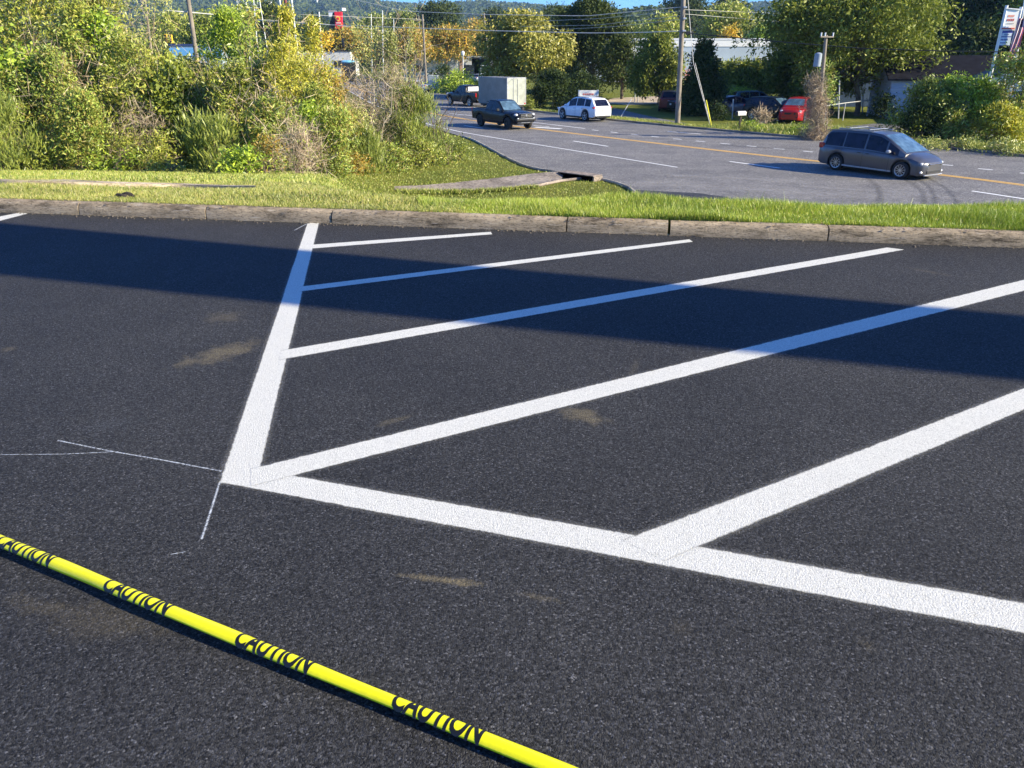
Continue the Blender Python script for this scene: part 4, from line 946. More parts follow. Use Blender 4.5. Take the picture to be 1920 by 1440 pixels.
    if twig:
        kk = max(3, twig//8); sel = Cc[rng.integers(0, k, kk)]*np.array([1.05, 1.05, 1.02]); C, A = clumps(sel, 8, .45, .9)
        leafcloud('dry_twigs', C, A, rng.uniform(.3, .9, len(C)), rng.uniform(.012, .02, len(C)), M_twig, root)['kind'] = 'stuff'
    return root
S = shrub
S('tall_shrub', -70, 318, -110, 300, 'olive', 12000, .11, 'tall olive green shrub cut by the left edge of the picture', dD=5)
S('tall_shrub', 60, 318, -90, 210, 'olive', 19000, .10, 'tall dense green shrub reaching the top edge near the left corner', dD=5, twig=500)
S('tall_shrub', 172, 318, -45, 170, 'olive', 19000, .09, 'tall olive shrub with brown twigs reaching the top edge, right of the left corner', dD=5.5, twig=900)
S('sapling', 262, 318, -25, 130, 'willow', 4200, .085, 'sparse pale willow-like sapling behind the thicket with hills showing through', dD=7, shape='fan', twig=300, cat='sapling')
S('leafy_shrub', 350, 318, 118, 150, 'olive', 14000, .11, 'lower leafy shrub under the blue roofed building', dD=4, long=1.3)
S('leafy_shrub', 425, 320, 22, 140, 'bright', 14000, .09, 'tall green shrub left of the vine column', dD=6)
S('vine_column', 472, 320, -15, 30, 'vine', 1500, .12, 'narrow column of light green vine climbing above the thicket', dD=4, shape='column', cat='vine')
S('golden_shrub', 535, 322, 18, 150, 'gold', 15000, .085, 'tall golden olive shrub with a pointed top right of the vine column', dD=5.5, shape='cone')
S('golden_shrub', 586, 322, 36, 100, 'gold', 8000, .085, 'narrow yellow green shrub tip with orange leaves beside the red sign', dD=7, shape='cone')
S('orange_shrub', 612, 322, 66, 38, 'orange', 500, .09, 'small patch of bright orange leaves on the right flank of the golden shrubs', dD=6.5, ybc=98)
S('golden_shrub', 548, 322, 78, 190, 'gold', 19000, .075, 'broad rounded golden bush in the middle of the thicket', dD=2.5, twig=300)
S('golden_shrub', 612, 322, 118, 110, 'rust', 8500, .075, 'rusty yellow bush sloping down to the bare twigs', dD=2, twig=300)
S('sapling', 692, 322, 52, 70, 'willow', 3800, .075, 'leftmost of the tall thin olive saplings above the bare twigs', dD=6, shape='fan', twig=260, cat='sapling')
S('sapling', 735, 322, 62, 90, 'willow', 6000, .075, 'densest of the tall thin olive saplings above the bare twigs', dD=5, shape='spire', twig=300, cat='sapling')
S('sapling', 772, 322, 32, 44, 'willow', 1500, .075, 'rightmost tall thin sapling, light green tipped, left of the pale road pole', dD=5, shape='spire', twig=200, cat='sapling')
S('twiggy_shrub', 650, 325, 128, 130, 'twig', 3400, .1, 'pinkish brown tangle of bare twigs right of the golden bushes', dD=3)
S('twiggy_shrub', 735, 322, 132, 170, 'twig', 3400, .1, 'wide grey brown tangle of bare twigs in front of the road', dD=2.5)
S('feathery_shrub', 8, 320, 205, 130, 'feather', 6500, .1, 'soft feathery green bush at the far left of the thicket edge')
S('leafy_shrub', 20, 320, 55, 110, 'bright', 10000, .13, 'bright yellow green large-leaved shrub near the left edge', dD=2.2, long=1.3)
S('leafy_shrub', 92, 320, 100, 130, 'vine', 14000, .085, 'olive leafy shrub with pale crooked branches near the left edge', dD=1.8, twig=400)
S('leafy_shrub', 150, 321, 175, 110, 'vine', 12000, .075, 'yellow green shrub with drooping sprays at the lawn edge, left part', dD=.6)
S('leafy_shrub', 186, 318, 40, 100, 'bright', 10000, .13, 'brightest large-leaved green shrub halfway up the left thicket', dD=2.6, long=1.3)
S('twiggy_shrub', 108, 319, 120, 90, 'twig', 1200, .1, 'greyish bare twigs between the two leftmost bright shrubs', dD=1.2)
S('twiggy_shrub', 262, 320, 215, 110, 'twig', 1200, .1, 'reddish brown bare tangle at the lawn edge left of the dark hollow')
S('leafy_shrub', 240, 320, 62, 150, 'olive', 12000, .085, 'olive brown shrub above the reddish tangle', dD=2.4, twig=500)
S('leafy_shrub', 318, 320, 128, 120, 'green', 8500, .13, 'dark shrub with scattered big leaves above the dark hollow', dD=2.2, long=1.3)
S('feathery_shrub', 398, 324, 236, 105, 'feather', 5200, .1, 'feathery upright green plant beside the dark hollow', shape='fan')
S('leafy_shrub', 385, 320, 150, 120, 'olive', 10000, .08, 'brownish leafy shrub behind the feathery upright plant', dD=2.2, twig=400)
S('leafy_shrub', 442, 322, 120, 110, 'olive', 12000, .08, 'mid green shrub left of the broad golden bush', dD=2.4, twig=250)
S('leafy_shrub', 455, 327, 285, 100, 'bright', 1900, .085, 'low fresh green plant at the lawn edge under the middle of the thicket')
S('vine_mound', 505, 325, 188, 120, 'vine', 9000, .075, 'pale green vine draped over a leaning bush, middle of the thicket', dD=1, cat='vine', twig=400)
S('twiggy_shrub', 560, 327, 250, 95, 'twig', 1800, .1, 'soft grey brown twig ball at the lawn edge between two vines')
S('vine_mound', 622, 328, 202, 75, 'vine', 7000, .075, 'light green leafy vine hanging down like a curtain at the lawn edge', cat='vine', shape='column')
S('leafy_shrub', 578, 325, 195, 70, 'bright', 1800, .08, 'small fresh green leafy top behind the grey twig ball', dD=2)
S('feathery_shrub', 680, 326, 255, 90, 'feather', 4000, .1, 'feathery grass-like plant right of the vine curtain', dD=.4)
S('feathery_shrub', 768, 315, 178, 140, 'feather', 13000, .1, 'large dark feathery bush at the right end of the thicket', dD=1.5)
S('leafy_shrub', 662, 326, 292, 80, 'rust', 1800, .07, 'low brown leafed mound at the lawn edge right of the vine curtain')
S('leafy_shrub', 722, 322, 272, 110, 'vine', 3400, .075, 'low yellow green mound at the lawn edge under the bare twigs', dD=.3)
S('leafy_shrub', 788, 314, 268, 90, 'olive', 2800, .075, 'low leafy mound at the right foot of the thicket', dD=.2)
S('leafy_shrub', 862, 300, 267, 56, 'green', 1500, .075, 'small round dark green bush alone on the grass at the end of the thicket')
S('leafy_shrub', 838, 308, 255, 50, 'vine', 900, .075, 'small light leafy clump at the foot of the bare forked sapling')
S('leafy_shrub', 55, 320, 262, 110, 'green', 2600, .08, 'low dark green growth at the lawn edge near the left side')
S('leafy_shrub', 218, 321, 262, 90, 'bright', 1600, .09, 'low bright leafy sprout cluster at the lawn edge left of the reddish tangle')
S('leafy_shrub', 318, 322, 296, 70, 'olive', 1200, .07, 'lowest sparse weeds in front of the dark hollow')
S('leafy_shrub', 500, 326, 262, 70, 'rust', 1500, .075, 'small brown leafed plant in front of the leaning vine bush', dD=.3)
S('leafy_shrub', 305, 320, 88, 120, 'olive', 9000, .085, 'olive shrub under the sparse pale sapling left of the grey pole', dD=3.4)
S('leafy_shrub', 128, 320, 60, 130, 'vine', 9000, .09, 'light yellow green shrub crown between the two brightest left shrubs', dD=3.6)
S('leafy_shrub', 268, 321, 235, 120, 'olive', 5200, .075, 'olive growth hiding the foot of the reddish tangle', dD=.6)
S('leafy_shrub', 492, 322, 118, 120, 'olive', 9000, .08, 'olive leafy shrub between the vine column and the broad golden bush', dD=3)
S('leafy_shrub', 590, 324, 165, 110, 'olive', 6000, .075, 'dull olive shrub at the foot of the rusty yellow bush', dD=1.8)
S('leafy_shrub', 660, 322, 200, 120, 'willow', 5000, .07, 'thin greyish leaves over the pinkish brown tangle', dD=1.6)
S('leafy_shrub', 8, 320, 130, 110, 'vine', 9000, .085, 'yellow green shrub cut by the left edge above the feathery bush', dD=1.8)
S('leafy_shrub', 405, 321, 122, 90, 'olive', 8000, .08, 'olive shrub hiding the foot of the grey pole in the thicket', dD=3.2)
S('leafy_shrub', 140, 321, 8, 150, 'olive', 12000, .085, 'high olive shrub crown under the top edge at the left', dD=5)
# bare forked saplings in front
def bare(px, yb, tips, r, label, mat=None, dD=0, grp='bare saplings in the thicket'):
    q = T(px, yb); D = q[1]+dD; base = np.array([P(px, yb, D)[0], D, zat(P(px, yb, D)[0], D)])
    root = empty('bare_sapling', base, 0, label, 'sapling', grp); mb = MB(); B2 = MB()
    for (tx, ty, dd) in tips:
        e = P(tx, ty, D+dd)-base; pts = limb(mb, (0, 0, -.05), e, r, r*.3, .035, 7, 5)
        for _ in range(7):
            p = pts[rng.integers(3, 8)]; L = rng.uniform(.4, 1.2); dv = unit(np.array([rng.normal(), rng.normal()*.6, rng.uniform(.2, 1.4)]))
            p2 = limb(B2, p, p+dv*L, r*.32, .004, .06, 4, 3)
            for _ in range(3): a = p2[rng.integers(1, 5)]; limb(B2, a, a+unit(rng.normal(size=3)+[0, 0, .8])*L*.5, .005, .002, .06, 3, 3)
    mb.build('trunk', mat or M_bark2, root); B2.build('branches', mat or M_bark2, root)
bare(812, 306, [(770, 205, .3), (806, 170, 0), (842, 190, -.2), (820, 222, .1), (852, 215, .2)], .035, 'bare forked sapling standing at the right end of the thicket', M_bark)
bare(700, 318, [(735, 165, 0), (700, 150, .3), (655, 195, .2)], .05, 'pale leaning bare sapling crossing the grey twigs', None)
bare(665, 300, [(690, 160, 0), (715, 175, .2)], .04, 'dark thin bare sapling left of the pale leaning one', M_bark)
bare(115, 315, [(40, 190, 0), (75, 165, .3), (105, 130, .2)], .04, 'pale crooked bare branches at the far left of the thicket', None)
bare(240, 316, [(200, 235, 0), (310, 215, 0), (262, 190, .3)], .035, 'thin bare stems crossing above the reddish tangle', None)
bare(430, 300, [(425, 95, .5), (438, 60, .3)], .035, 'straight pale bare stem left of the golden shrubs', None, 3)
bare(60, 312, [(20, 60, .2), (75, 40, .4), (100, 90, .2)], .04, 'long pale stem rising between the bright leftmost shrubs', M_stem, .5)
bare(165, 316, [(150, 60, .3), (185, 90, .1), (210, 150, 0)], .035, 'thin brown branching stem in front of the brightest large-leaved shrub', M_stem, .4)
bare(290, 316, [(270, 110, .3), (320, 160, .2), (345, 200, 0)], .035, 'thin pale branching stem left of the dark hollow', M_stem, .3)
bare(350, 316, [(330, 150, .3), (372, 130, .2)], .03, 'thin upright stem crossing the dark big-leaved shrub', M_stem, .6)
bare(520, 318, [(498, 205, .1), (548, 180, .2)], .035, 'curved pale stem on the leaning vine bush', M_stem, 0)
bare(600, 318, [(560, 150, .3), (610, 120, .3), (632, 175, .1)], .035, 'thin forked stem rising into the rusty yellow bush', M_stem, .8)
bare(775, 312, [(760, 110, .2), (790, 95, .3), (740, 150, .2)], .04, 'tall thin grey stem right of the pale leaning sapling', None, 1.0)
# ------------------------------------------------------------ trees
def tree(px, yb, ytop, ybot, wpx, kind, n, size, label, D=None, shape='round', name='tree', cat='tree', tr=.03, bark=None, grp=None, droop=0, gap=.0, z0=-3.0, offx=0, nl=None):
    if D is None: D = G(px, yb)[1]
    base = np.array([P(px, yb if yb else 150, D)[0], D, z0]); top = P(px+offx, ytop, D); bot = P(px, ybot, D)
    H = top[2]-z0; hb = max(.3, bot[2]-z0); w_ = (P(px+wpx/2, (ytop+ybot)/2, D)[0]-P(px-wpx/2, (ytop+ybot)/2, D)[0]); cx = (top[0]-base[0]); ch = H-hb
    root = empty(name, base, 0, label, cat, grp); rx = w_/2*1.17; mb = MB()
    r0 = max(.08, H*tr); limb(mb, (0, 0, -.2), (cx*.5, 0, hb+ch*.55), r0, r0*.35, .02, 8, 8)
    m = nl or (26 if shape in ('round', 'weep') else 18)
    lob = []
    for i in range(m):
        if shape == 'cone': h = (i+.5)/m; rr = (1-h)**.85; a = rng.uniform(0, 6.28); o = rr*.55; lr = (.16+.34*rr)
        elif shape == 'column': h = (i+.5)/m; rr = 1-abs(h-.45)*.7; a = rng.uniform(0, 6.28); o = rr*.4; lr = .42*rr+.1
        else:
            h = rng.random()**.9; rr = math.sqrt(max(.05, 1-(2*h-.85)**2)) if h > .42 else (.75+.25*h/.42); a = 2.4*i; o = rr*rng.uniform(.35, .78); lr = rng.uniform(.22, .38)
        c = np.array([math.cos(a)*o*rx+cx*(.4+.6*h), math.sin(a)*o*rx*.9, hb+ch*(.06+.86*h)])
        hz = min(lr*rx*.9, ch*.22); c[2] = np.clip(c[2], hb+hz*.6, H-hz*.9)
        lob.append((c, np.array([lr*rx, lr*rx, hz*(1.25 if shape == 'weep' else 1)])))
    for c, r in lob[::2]: limb(mb, (cx*.3, 0, hb*rng.uniform(.7, 1)+max(0, (c[2]-hb))*.35), c, r0*.35, r0*.06, .07, 5, 5)
    mb.build('trunk', bark or M_bark, root)
    per = 10; Cs = []; Os = []
    vol = np.array([r[0]**1.6 for _, r in lob]); vol = vol/vol.sum()
    for (c, r), v in zip(lob, vol):
        k = max(3, int(n*v/per)); B, d = ball(k, .3); keep = rng.random(k) > gap*(d[:, 2] < -.2); Cs.append(c+B[keep]*r); Os.append(d[keep]*.8)
    Cs = np.concatenate(Cs); Os = np.concatenate(Os); Os[:, 2] -= droop
    C, A = clumps(Cs, per, size*1.35, .1-droop, Os); s = size*rng.uniform(.6, 1.3, len(C))
    leafcloud('crown', C, A, s*1.7, s*.7, LM[kind], root); return root
Tt = tree
Tt(838, 152, 52, 112, 112, 'rust', 10200, .28, 'small round tree with orange brown leaves and a pale fluted trunk by the green cabinet', bark=plain('smooth_bark', (.55, .36, .2), .6), tr=.035)
Tt(768, 154, 52, 120, 96, 'rust', 5950, .3, 'rusty leaved small tree left of the pale road pole')
Tt(978, 184, 32, 150, 182, 'weep', 28900, .24, 'large rounded drooping tree, yellow green, behind the box trailer', shape='weep', droop=.5)
bpy.data.objects[-1] if 0 else None
Tt(1112, 175, 0, 165, 150, 'deep', 34000, .24, 'tall dark green tree just right of the yellow green weeping one', gap=.4)
Tt(1066, 170, 20, 158, 90, 'deep', 12000, .26, 'dark tree between the weeping tree and the tall dark green one')
Tt(1166, 186, 66, 178, 74, 'deep', 7650, .2, 'smaller leafy tree standing at the sandy yard')
Tt(1236, 196, 62, 172, 92, 'oak', 16000, .2, 'bushy drooping tree just left of the tall utility pole', shape='weep', droop=.35)
Tt(1320, 216, 68, 205, 84, 'dark', 20400, .17, 'dark conical evergreen right of the tall utility pole', shape='cone', name='evergreen', tr=.02)
Tt(1404, 200, 120, 188, 130, 'oak', 16150, .2, 'mid green small tree over the shaded parked cars')
Tt(1356, 196, 122, 185, 84, 'green', 8500, .2, 'small tree with thin crown between the evergreen and the parked cars')
Tt(1500, 206, 84, 180, 110, 'oak', 20400, .2, 'leafy tree left of the pole with the grey transformer')
Tt(1560, 212, 86, 174, 130, 'green', 15300, .2, 'lower leafy tree behind the viny pole')
Tt(1606, 217, -70, 165, 330, 'oak', 46000, .2, 'biggest tree of the picture, broad light green crown over the grey minivan', tr=.022, gap=.5, nl=44)
Tt(1700, 205, -30, 150, 130, 'oak', 11900, .22, 'right hand companion of the biggest tree with hanging lit boughs', D=72, offx=-10)
Tt(1800, 185, -90, 150, 170, 'dark', 25500, .35, 'dark tall woodland tree behind the white sign frame', D=112)
Tt(1730, 185, -70, 165, 130, 'dark', 20400, .35, 'dark tall woodland tree left of the white sign frame', D=118)
Tt(1880, 185, -90, 150, 160, 'dark', 23800, .35, 'dark tall woodland tree behind the flag', D=108)
Tt(1965, 185, -90, 150, 170, 'green', 11900, .35, 'woodland tree cut by the right edge of the picture', D=100)
Tt(1840, 185, 40, 160, 150, 'wood', 8500, .35, 'shorter dark tree under the tall woodland trees behind the brown roof', D=98)
Tt(1366, 150, 8, 80, 112, 'olive', 8840, .4, 'rounded light olive tree above the long white building', D=190)
Tt(1432, 140, 44, 84, 56, 'bright', 1800, .4, 'small yellow green round tree right of the golden one above the white building', D=175)
Tt(1368, 140, 50, 90, 42, 'orange', 700, .35, 'small golden yellow tree in front of the light olive one', D=168)
Tt(1290, 150, -22, 70, 120, 'wood', 8160, .5, 'dark treetop behind the tall utility pole at the skyline', D=260)
Tt(1360, 150, -28, 50, 80, 'wood', 5440, .5, 'dark treetop on the skyline right of the tall utility pole', D=300)
Tt(1196, 150, 44, 92, 100, 'green', 6120, .4, 'hazy green tree left of the tall utility pole, low on the hillside', D=210)
Tt(1250, 150, 30, 92, 90, 'olive', 6120, .4, 'olive tree immediately behind the tall utility pole', D=190)
Tt(1500, 150, 18, 110, 130, 'oak', 8840, .34, 'green tree between the round yellow green one and the biggest tree', D=140)
Tt(1560, 150, -30, 100, 110, 'wood', 7140, .38, 'dark tree filling the gap left of the biggest tree top', D=150)
Tt(1040, 150, 12, 90, 110, 'wood', 6120, .42, 'dark bluish tree behind the tall dark green tree', D=210)
Tt(935, 150, 18, 70, 66, 'wood', 4080, .5, 'dark rounded tree on the horizon above the weeping tree', D=280)
Tt(826, 150, 0, 66, 96, 'wood', 7140, .45, 'largest dark rounded tree on the horizon above the road pole', D=260)
Tt(762, 150, 22, 70, 90, 'green', 4760, .5, 'hazy green tree on the horizon left of the dark rounded one', D=280)
Tt(700, 150, 30, 76, 90, 'green', 4760, .5, 'hazy green tree on the horizon right of the red sign', D=300)
Tt(648, 150, 55, 116, 100, 'rust', 7140, .4, 'brownish green tree standing under the red sign', D=190)
Tt(590, 150, 30, 90, 110, 'wood', 5780, .5, 'dim tree behind the red and white poles', D=300)
Tt(502, 150, 8, 66, 62, 'wood', 4080, .45, 'dark treetop between the lattice mast and the white poles', D=210)
Tt(392, 150, 24, 95, 110, 'green', 6120, .4, 'green tree behind the grey pole above the blue roofed building', D=170)
Tt(440, 150, 16, 95, 90, 'olive', 5780, .38, 'light green tree left of the lattice mast', D=160)
Tt(330, 150, 26, 90, 90, 'olive', 4420, .42, 'hazy olive tree left of the grey pole', D=200)
Tt(300, 150, 32, 95, 60, 'green', 3060, .42, 'hazy small tree behind the yellow sign boards', D=230)
Tt(895, 150, 36, 120, 90, 'rust', 6120, .34, 'brownish tree between the orange brown and the weeping trees', D=190)
# hedges and low shrubs beyond the road
K = dict(grp='shrubs and hedges beyond the road', z0=-3.0)
def far(name, px, yb, yt, w_, kind, n, size, label, **k):
    return shrub(name, px, yb, yt, w_, kind, n, size, label, D=G(px, yb)[1], **{**K, **k})
far('hedge', 1036, 205, 136, 96, 'dark', 20000, .12, 'left half of the tall clipped dark green hedge behind the white car', shape='dome')
far('hedge', 1092, 203, 140, 80, 'dark', 15000, .12, 'right half of the tall clipped dark green hedge behind the white car', shape='dome')
far('low_shrub', 993, 207, 184, 24, 'green', 800, .1, 'small round bush left of the clipped hedge beside the trailer')
far('spreading_shrub', 858, 174, 138, 110, 'bright', 4200, .2, 'low spreading bright green juniper around the lamp post')
far('low_shrub', 830, 164, 126, 70, 'dark', 2800, .2, 'dark bush behind the spreading juniper')
far('shrub', 1386, 208, 168, 66, 'bright', 2200, .13, 'sunlit shrub between the evergreen and the blue parked car', ybc=196)
far('shrub', 1745, 262, 158, 150, 'green', 17000, .13, 'dark glossy leafed shrub in front of the brown roofed building')
far('shrub', 1728, 266, 205, 70, 'dark', 3600, .13, 'lower dark shrub just behind the nose of the minivan')
far('shrub', 1785, 268, 215, 60, 'vine', 2800, .12, 'light green vine-like shrub at the far road edge above the minivan')
far('mimosa_shrub', 1795, 262, 152, 100, 'bright', 3600, .15, 'small feathery mimosa crown in front of the dark roof', ybc=188, shape='dome')
far('mimosa_shrub', 1838, 262, 155, 60, 'bright', 2800, .15, 'second feathery mimosa crown below the white sign legs', ybc=190, shape='dome')
far('mimosa_shrub', 1850, 266, 200, 90, 'bright', 4000, .14, 'low mimosa spray in front of the pale blue wall', ybc=232)
far('shrub', 1912, 268, 100, 76, 'vine', 9000, .14, 'tall yellow green vine covered shrub at the right edge', shape='column')
far('shrub', 1880, 272, 205, 100, 'gold', 8500, .13, 'golden green shrub below the sign at the right edge')
far('shrub', 1870, 262, 168, 46, 'rust', 900, .13, 'dull brown green bush around the sign legs', ybc=205)
far('shrub', 1690, 262, 232, 34, 'twig', 700, .3, 'small brown dried bush right of the big tree trunk')
far('weeds', 1700, 272, 246, 70, 'olive', 1500, .1, 'yellowish weeds at the far road edge behind the minivan roof')
far('weeds', 1790, 281, 262, 110, 'willow', 2600, .1, 'pale grey green weeds at the far road edge right of the minivan')
far('weeds', 1880, 290, 264, 110, 'willow', 3000, .1, 'pale grey green weeds at the far road edge near the right side')
far('weeds', 1408, 245, 230, 44, 'bright', 700, .09, 'low green weeds right of the mailbox')
far('weeds', 1500, 252, 236, 50, 'bright', 600, .09, 'low green weeds left of the viny pole')
far('shrub', 1346, 226, 196, 40, 'dark', 1500, .12, 'dark low bush at the foot of the evergreen')
far('shrub', 1428, 232, 212, 36, 'twig', 700, .3, 'small bare brown bush in front of the black parked car')
far('shrub', 1660, 222, 180, 60, 'dark', 2200, .14, 'dark bush along the fence right of the big tree trunk')
far('red_shrub', 1370, 130, 98, 34, 'red', 500, .3, 'red leaved bush in front of the long white building')
far('red_shrub', 1290, 158, 134, 20, 'red', 250, .22, 'small red leaved bush immediately right of the tall utility pole')
far('red_shrub', 1447, 150, 131, 14, 'red', 180, .2, 'smallest red leaved bush below the long white building')
# ------------------------------------------------------------ far woodland and hills
def skyline(D0, prof, name, d0, d1, leaf, ncr, mat, lift, zb=-3, amp=.5):
    pu = np.array([ray(a, b)[0]/ray(a, b)[1] for a, b in prof]); pz = np.array([P(a, b, D0)[2] for a, b in prof])
    us = np.linspace(-2.2, 2.2, 220); Ds = np.linspace(d0, d1, 36)
    UU, DD = np.meshgrid(us, Ds)
    zt = np.interp(UU, pu, pz)-lift
    def hz(U_, D_): s = np.clip((D_-d0)/(D0-d0), 0, 1); s = s*s*(3-2*s)*.35+s*.65; return zb+(np.interp(U_, pu, pz)-lift-zb)*s*(1+amp*.12*np.sin(U_*31+D_*.01)*(1-s))
    Z = hz(UU, DD); V = np.stack([UU*DD, DD, Z], -1).reshape(-1, 3); n = len(us); ii = (np.arange(len(Ds)-1)[:, None]*n+np.arange(n-1)).ravel()
    tag(mesh_obj(name, V, np.stack([ii, ii+1, ii+n+1, ii+n], 1), M_hill, smooth=True), kind='structure')
    u = rng.uniform(-1.0, 1.0, ncr); Dq = d0+(D0*1.02-d0)*rng.random(ncr)**.8
    C = np.stack([u*Dq, Dq, hz(u, Dq)+lift*.45], 1); r = lift*rng.uniform(.35, .75, ncr)[:, None]
    per = 16; B, d = ball(ncr*per, .2); B[:, 2] = np.abs(B[:, 2]); CC = np.repeat(C, per, 0)+B*np.repeat(r, per, 0); A = unit(np.cross(d, rng.normal(size=d.shape)))
    o = leafcloud('hill_forest', CC, A, leaf*rng.uniform(.7, 1.4, len(CC)), leaf, mat)
    return o
M_hill = plain('hill_ground', (.04, .05, .02), .95, var=.3, scale=.02)
tag(skyline(760, [(-1500, 40), (0, 50), (400, 60), (700, 66), (850, 62), (1000, 50), (1110, 34), (1180, 16), (1230, 10), (1270, 4), (1310, 14), (1400, 40), (1500, 30), (1600, 12), (1750, -40), (1920, -80), (3000, -90)], 'hills', 330, 900, 3.2, 7000, LM['wood'], 9), 'wooded lower hillside behind the town', 'woodland', kind='stuff')
tag(skyline(2300, [(-1500, -60), (0, -50), (300, -30), (500, -14), (600, -6), (680, -1), (760, 5), (800, 9), (840, 7), (880, 1), (905, 0), (940, 4), (1000, 8), (1060, 12), (1110, 17), (1180, 20), (1300, 15), (1400, 6), (1450, 2), (1500, 1), (1600, -6), (3000, -30)], 'far_hills', 950, 2600, 7.5, 12000, LM['wood'], 17), 'distant blue wooded ridge on the skyline', 'woodland', kind='stuff')
# belt of scattered trees in the town behind
nb = 420; u = rng.uniform(-.85, .85, nb); Dq = rng.uniform(230, 420, nb); px_ok = np.ones(nb, bool)
C = np.stack([u*Dq, Dq, np.full(nb, 0.)], 1); hgt = rng.uniform(3.5, 7.5, nb); per = 150
B, d = ball(nb*per, .3); CC = np.repeat(C, per, 0)+B*np.repeat(np.stack([hgt*.9, hgt*.9, hgt*.75], 1), per, 0); CC[:, 2] += np.repeat(hgt*.5-2, per)
tag(leafcloud('town_trees', CC, unit(d+rng.normal(size=d.shape)), rng.uniform(.6, 1.2, len(CC)), .55, LM['wood']), 'mass of far trees filling the town behind the road', 'woodland', kind='stuff')
# ------------------------------------------------------------ poles, wires, signs, buildings
M_pole = plain('weathered_pole', (.23, .195, .155), .9, var=.25, scale=2, bmp=.4); M_polew = plain('white_pole', (.72, .73, .72), .5, var=.05)
M_galv = plain('galvanised', (.5, .51, .52), .45, metal=.5); M_wirel = plain('pale_wire', (.55, .54, .50), .6); M_wired = plain('black_cable', (.02, .02, .02), .6)
def pole(name, pb, pt, D, r0, r1, mat, label, cat='pole', grp=None, arms=(), bottom=-3.0):
    a, b_ = P(*pb, D), P(*pt, D); k = (bottom-b_[2])/(a[2]-b_[2]); foot = b_+(a-b_)*k
    root = empty(name, (foot[0], foot[1], bottom), 0, label, cat, grp); o = foot
    m = MB(); m.tube([np.array([0, 0, -.1]), (b_-o)*.5, b_-o], [r0, (r0+r1)/2, r1], 12); m.build('pole_shaft', mat, root, smooth=True, angle=40)
    for (zf, w_, th) in arms:
        c = (b_-o)*zf; m = MB(); m.box((c[0], c[1]-.12, c[2]), (w_, .1, th), R(20)); m.build('crossarm', mat, root)
        m = MB()
        for s in (-.45, -.15, .45): m.tube([(c[0]+w_*s*.94, c[1]-.12+w_*s*.34, c[2]+.02), (c[0]+w_*s*.94, c[1]-.12+w_*s*.34, c[2]+.22)], .045, 6)
        m.build('insulators', M_galv, root)
    return root, b_-o, o
Dm = G(1270, 234)[1]
mp, tipv, mo = pole('utility_pole', (1270, 234), (1287, -120), Dm, .19, .145, M_pole, 'tall weathered wooden utility pole at the far road edge', 'utility pole')
for yy, zz in ((58, 0), (35, 0), (14, 0)):
    q = P(1278.5+(60-yy)*.05, yy, Dm)-mo; m = MB(); m.box((q[0]+.1, q[1]-.2, q[2]), (.22, .18, .12), bev=.02); m.build('bracket', M_galv, mp)
m = MB(); q = P(1284, 62, Dm)-mo; m.box((q[0]+.3, q[1]-.1, q[2]), (.5, .14, .22), bev=.04); m.build('splice_box', M_wired, mp)
pole('utility_pole', (367, 95), (350, -20), 44, .12, .11, M_pole, 'grey leaning-looking wooden pole rising out of the left thicket', 'utility pole')
pole('utility_pole', (283, 90), (270, -15), 60, .09, .07, M_pole, 'pale thin pole half hidden by the sparse left sapling', 'utility pole')
pole('utility_pole', (800, 166), (792, 27), G(800, 168)[1], .16, .12, M_pole, 'pale wooden pole beside the rusty tree and the green cabinet', 'utility pole')
pole('utility_pole', (912, 78), (907, 24), 150, .17, .14, M_pole, 'pale wooden pole emerging from the top of the weeping tree', 'utility pole')
pole('utility_pole', (604, 100), (598, 22), 150, .14, .11, M_polew, 'white pole with a diagonal street light arm left of the red sign', 'utility pole')
pole('utility_pole', (787, 60), (785, 30), 200, .15, .13, M_pole, 'short far pole with a crossarm left of the pale road pole', 'utility pole', arms=((.93, 2.6, .14),))
for i, (x, y0, y1) in enumerate(((696, 26, 60), (717, 19, 55), (738, 36, 55))):
    pole('light_pole', (x+.5, y1), (x, y0), 230, .13, .1, M_polew, ['far white light pole left of the tallest of the three right of the red sign', 'tallest of the three far white light poles right of the red sign', 'shortest far white light pole right of the red sign'][i], 'light pole')
pole('flag_pole', (531, 45), (522, -15), 120, .12, .1, M_polew, 'left of the two white poles beside the dark red pole', 'pole')
pole('flag_pole', (553, 55), (545, -15), 120, .14, .12, M_polew, 'right of the two white poles beside the dark red pole', 'pole')
pole('sign_pole', (543, 66), (533, -15), 115, .22, .2, plain('dark_red_steel', (.16, .03, .025), .5), 'dark red steel pole between two white poles', 'pole')
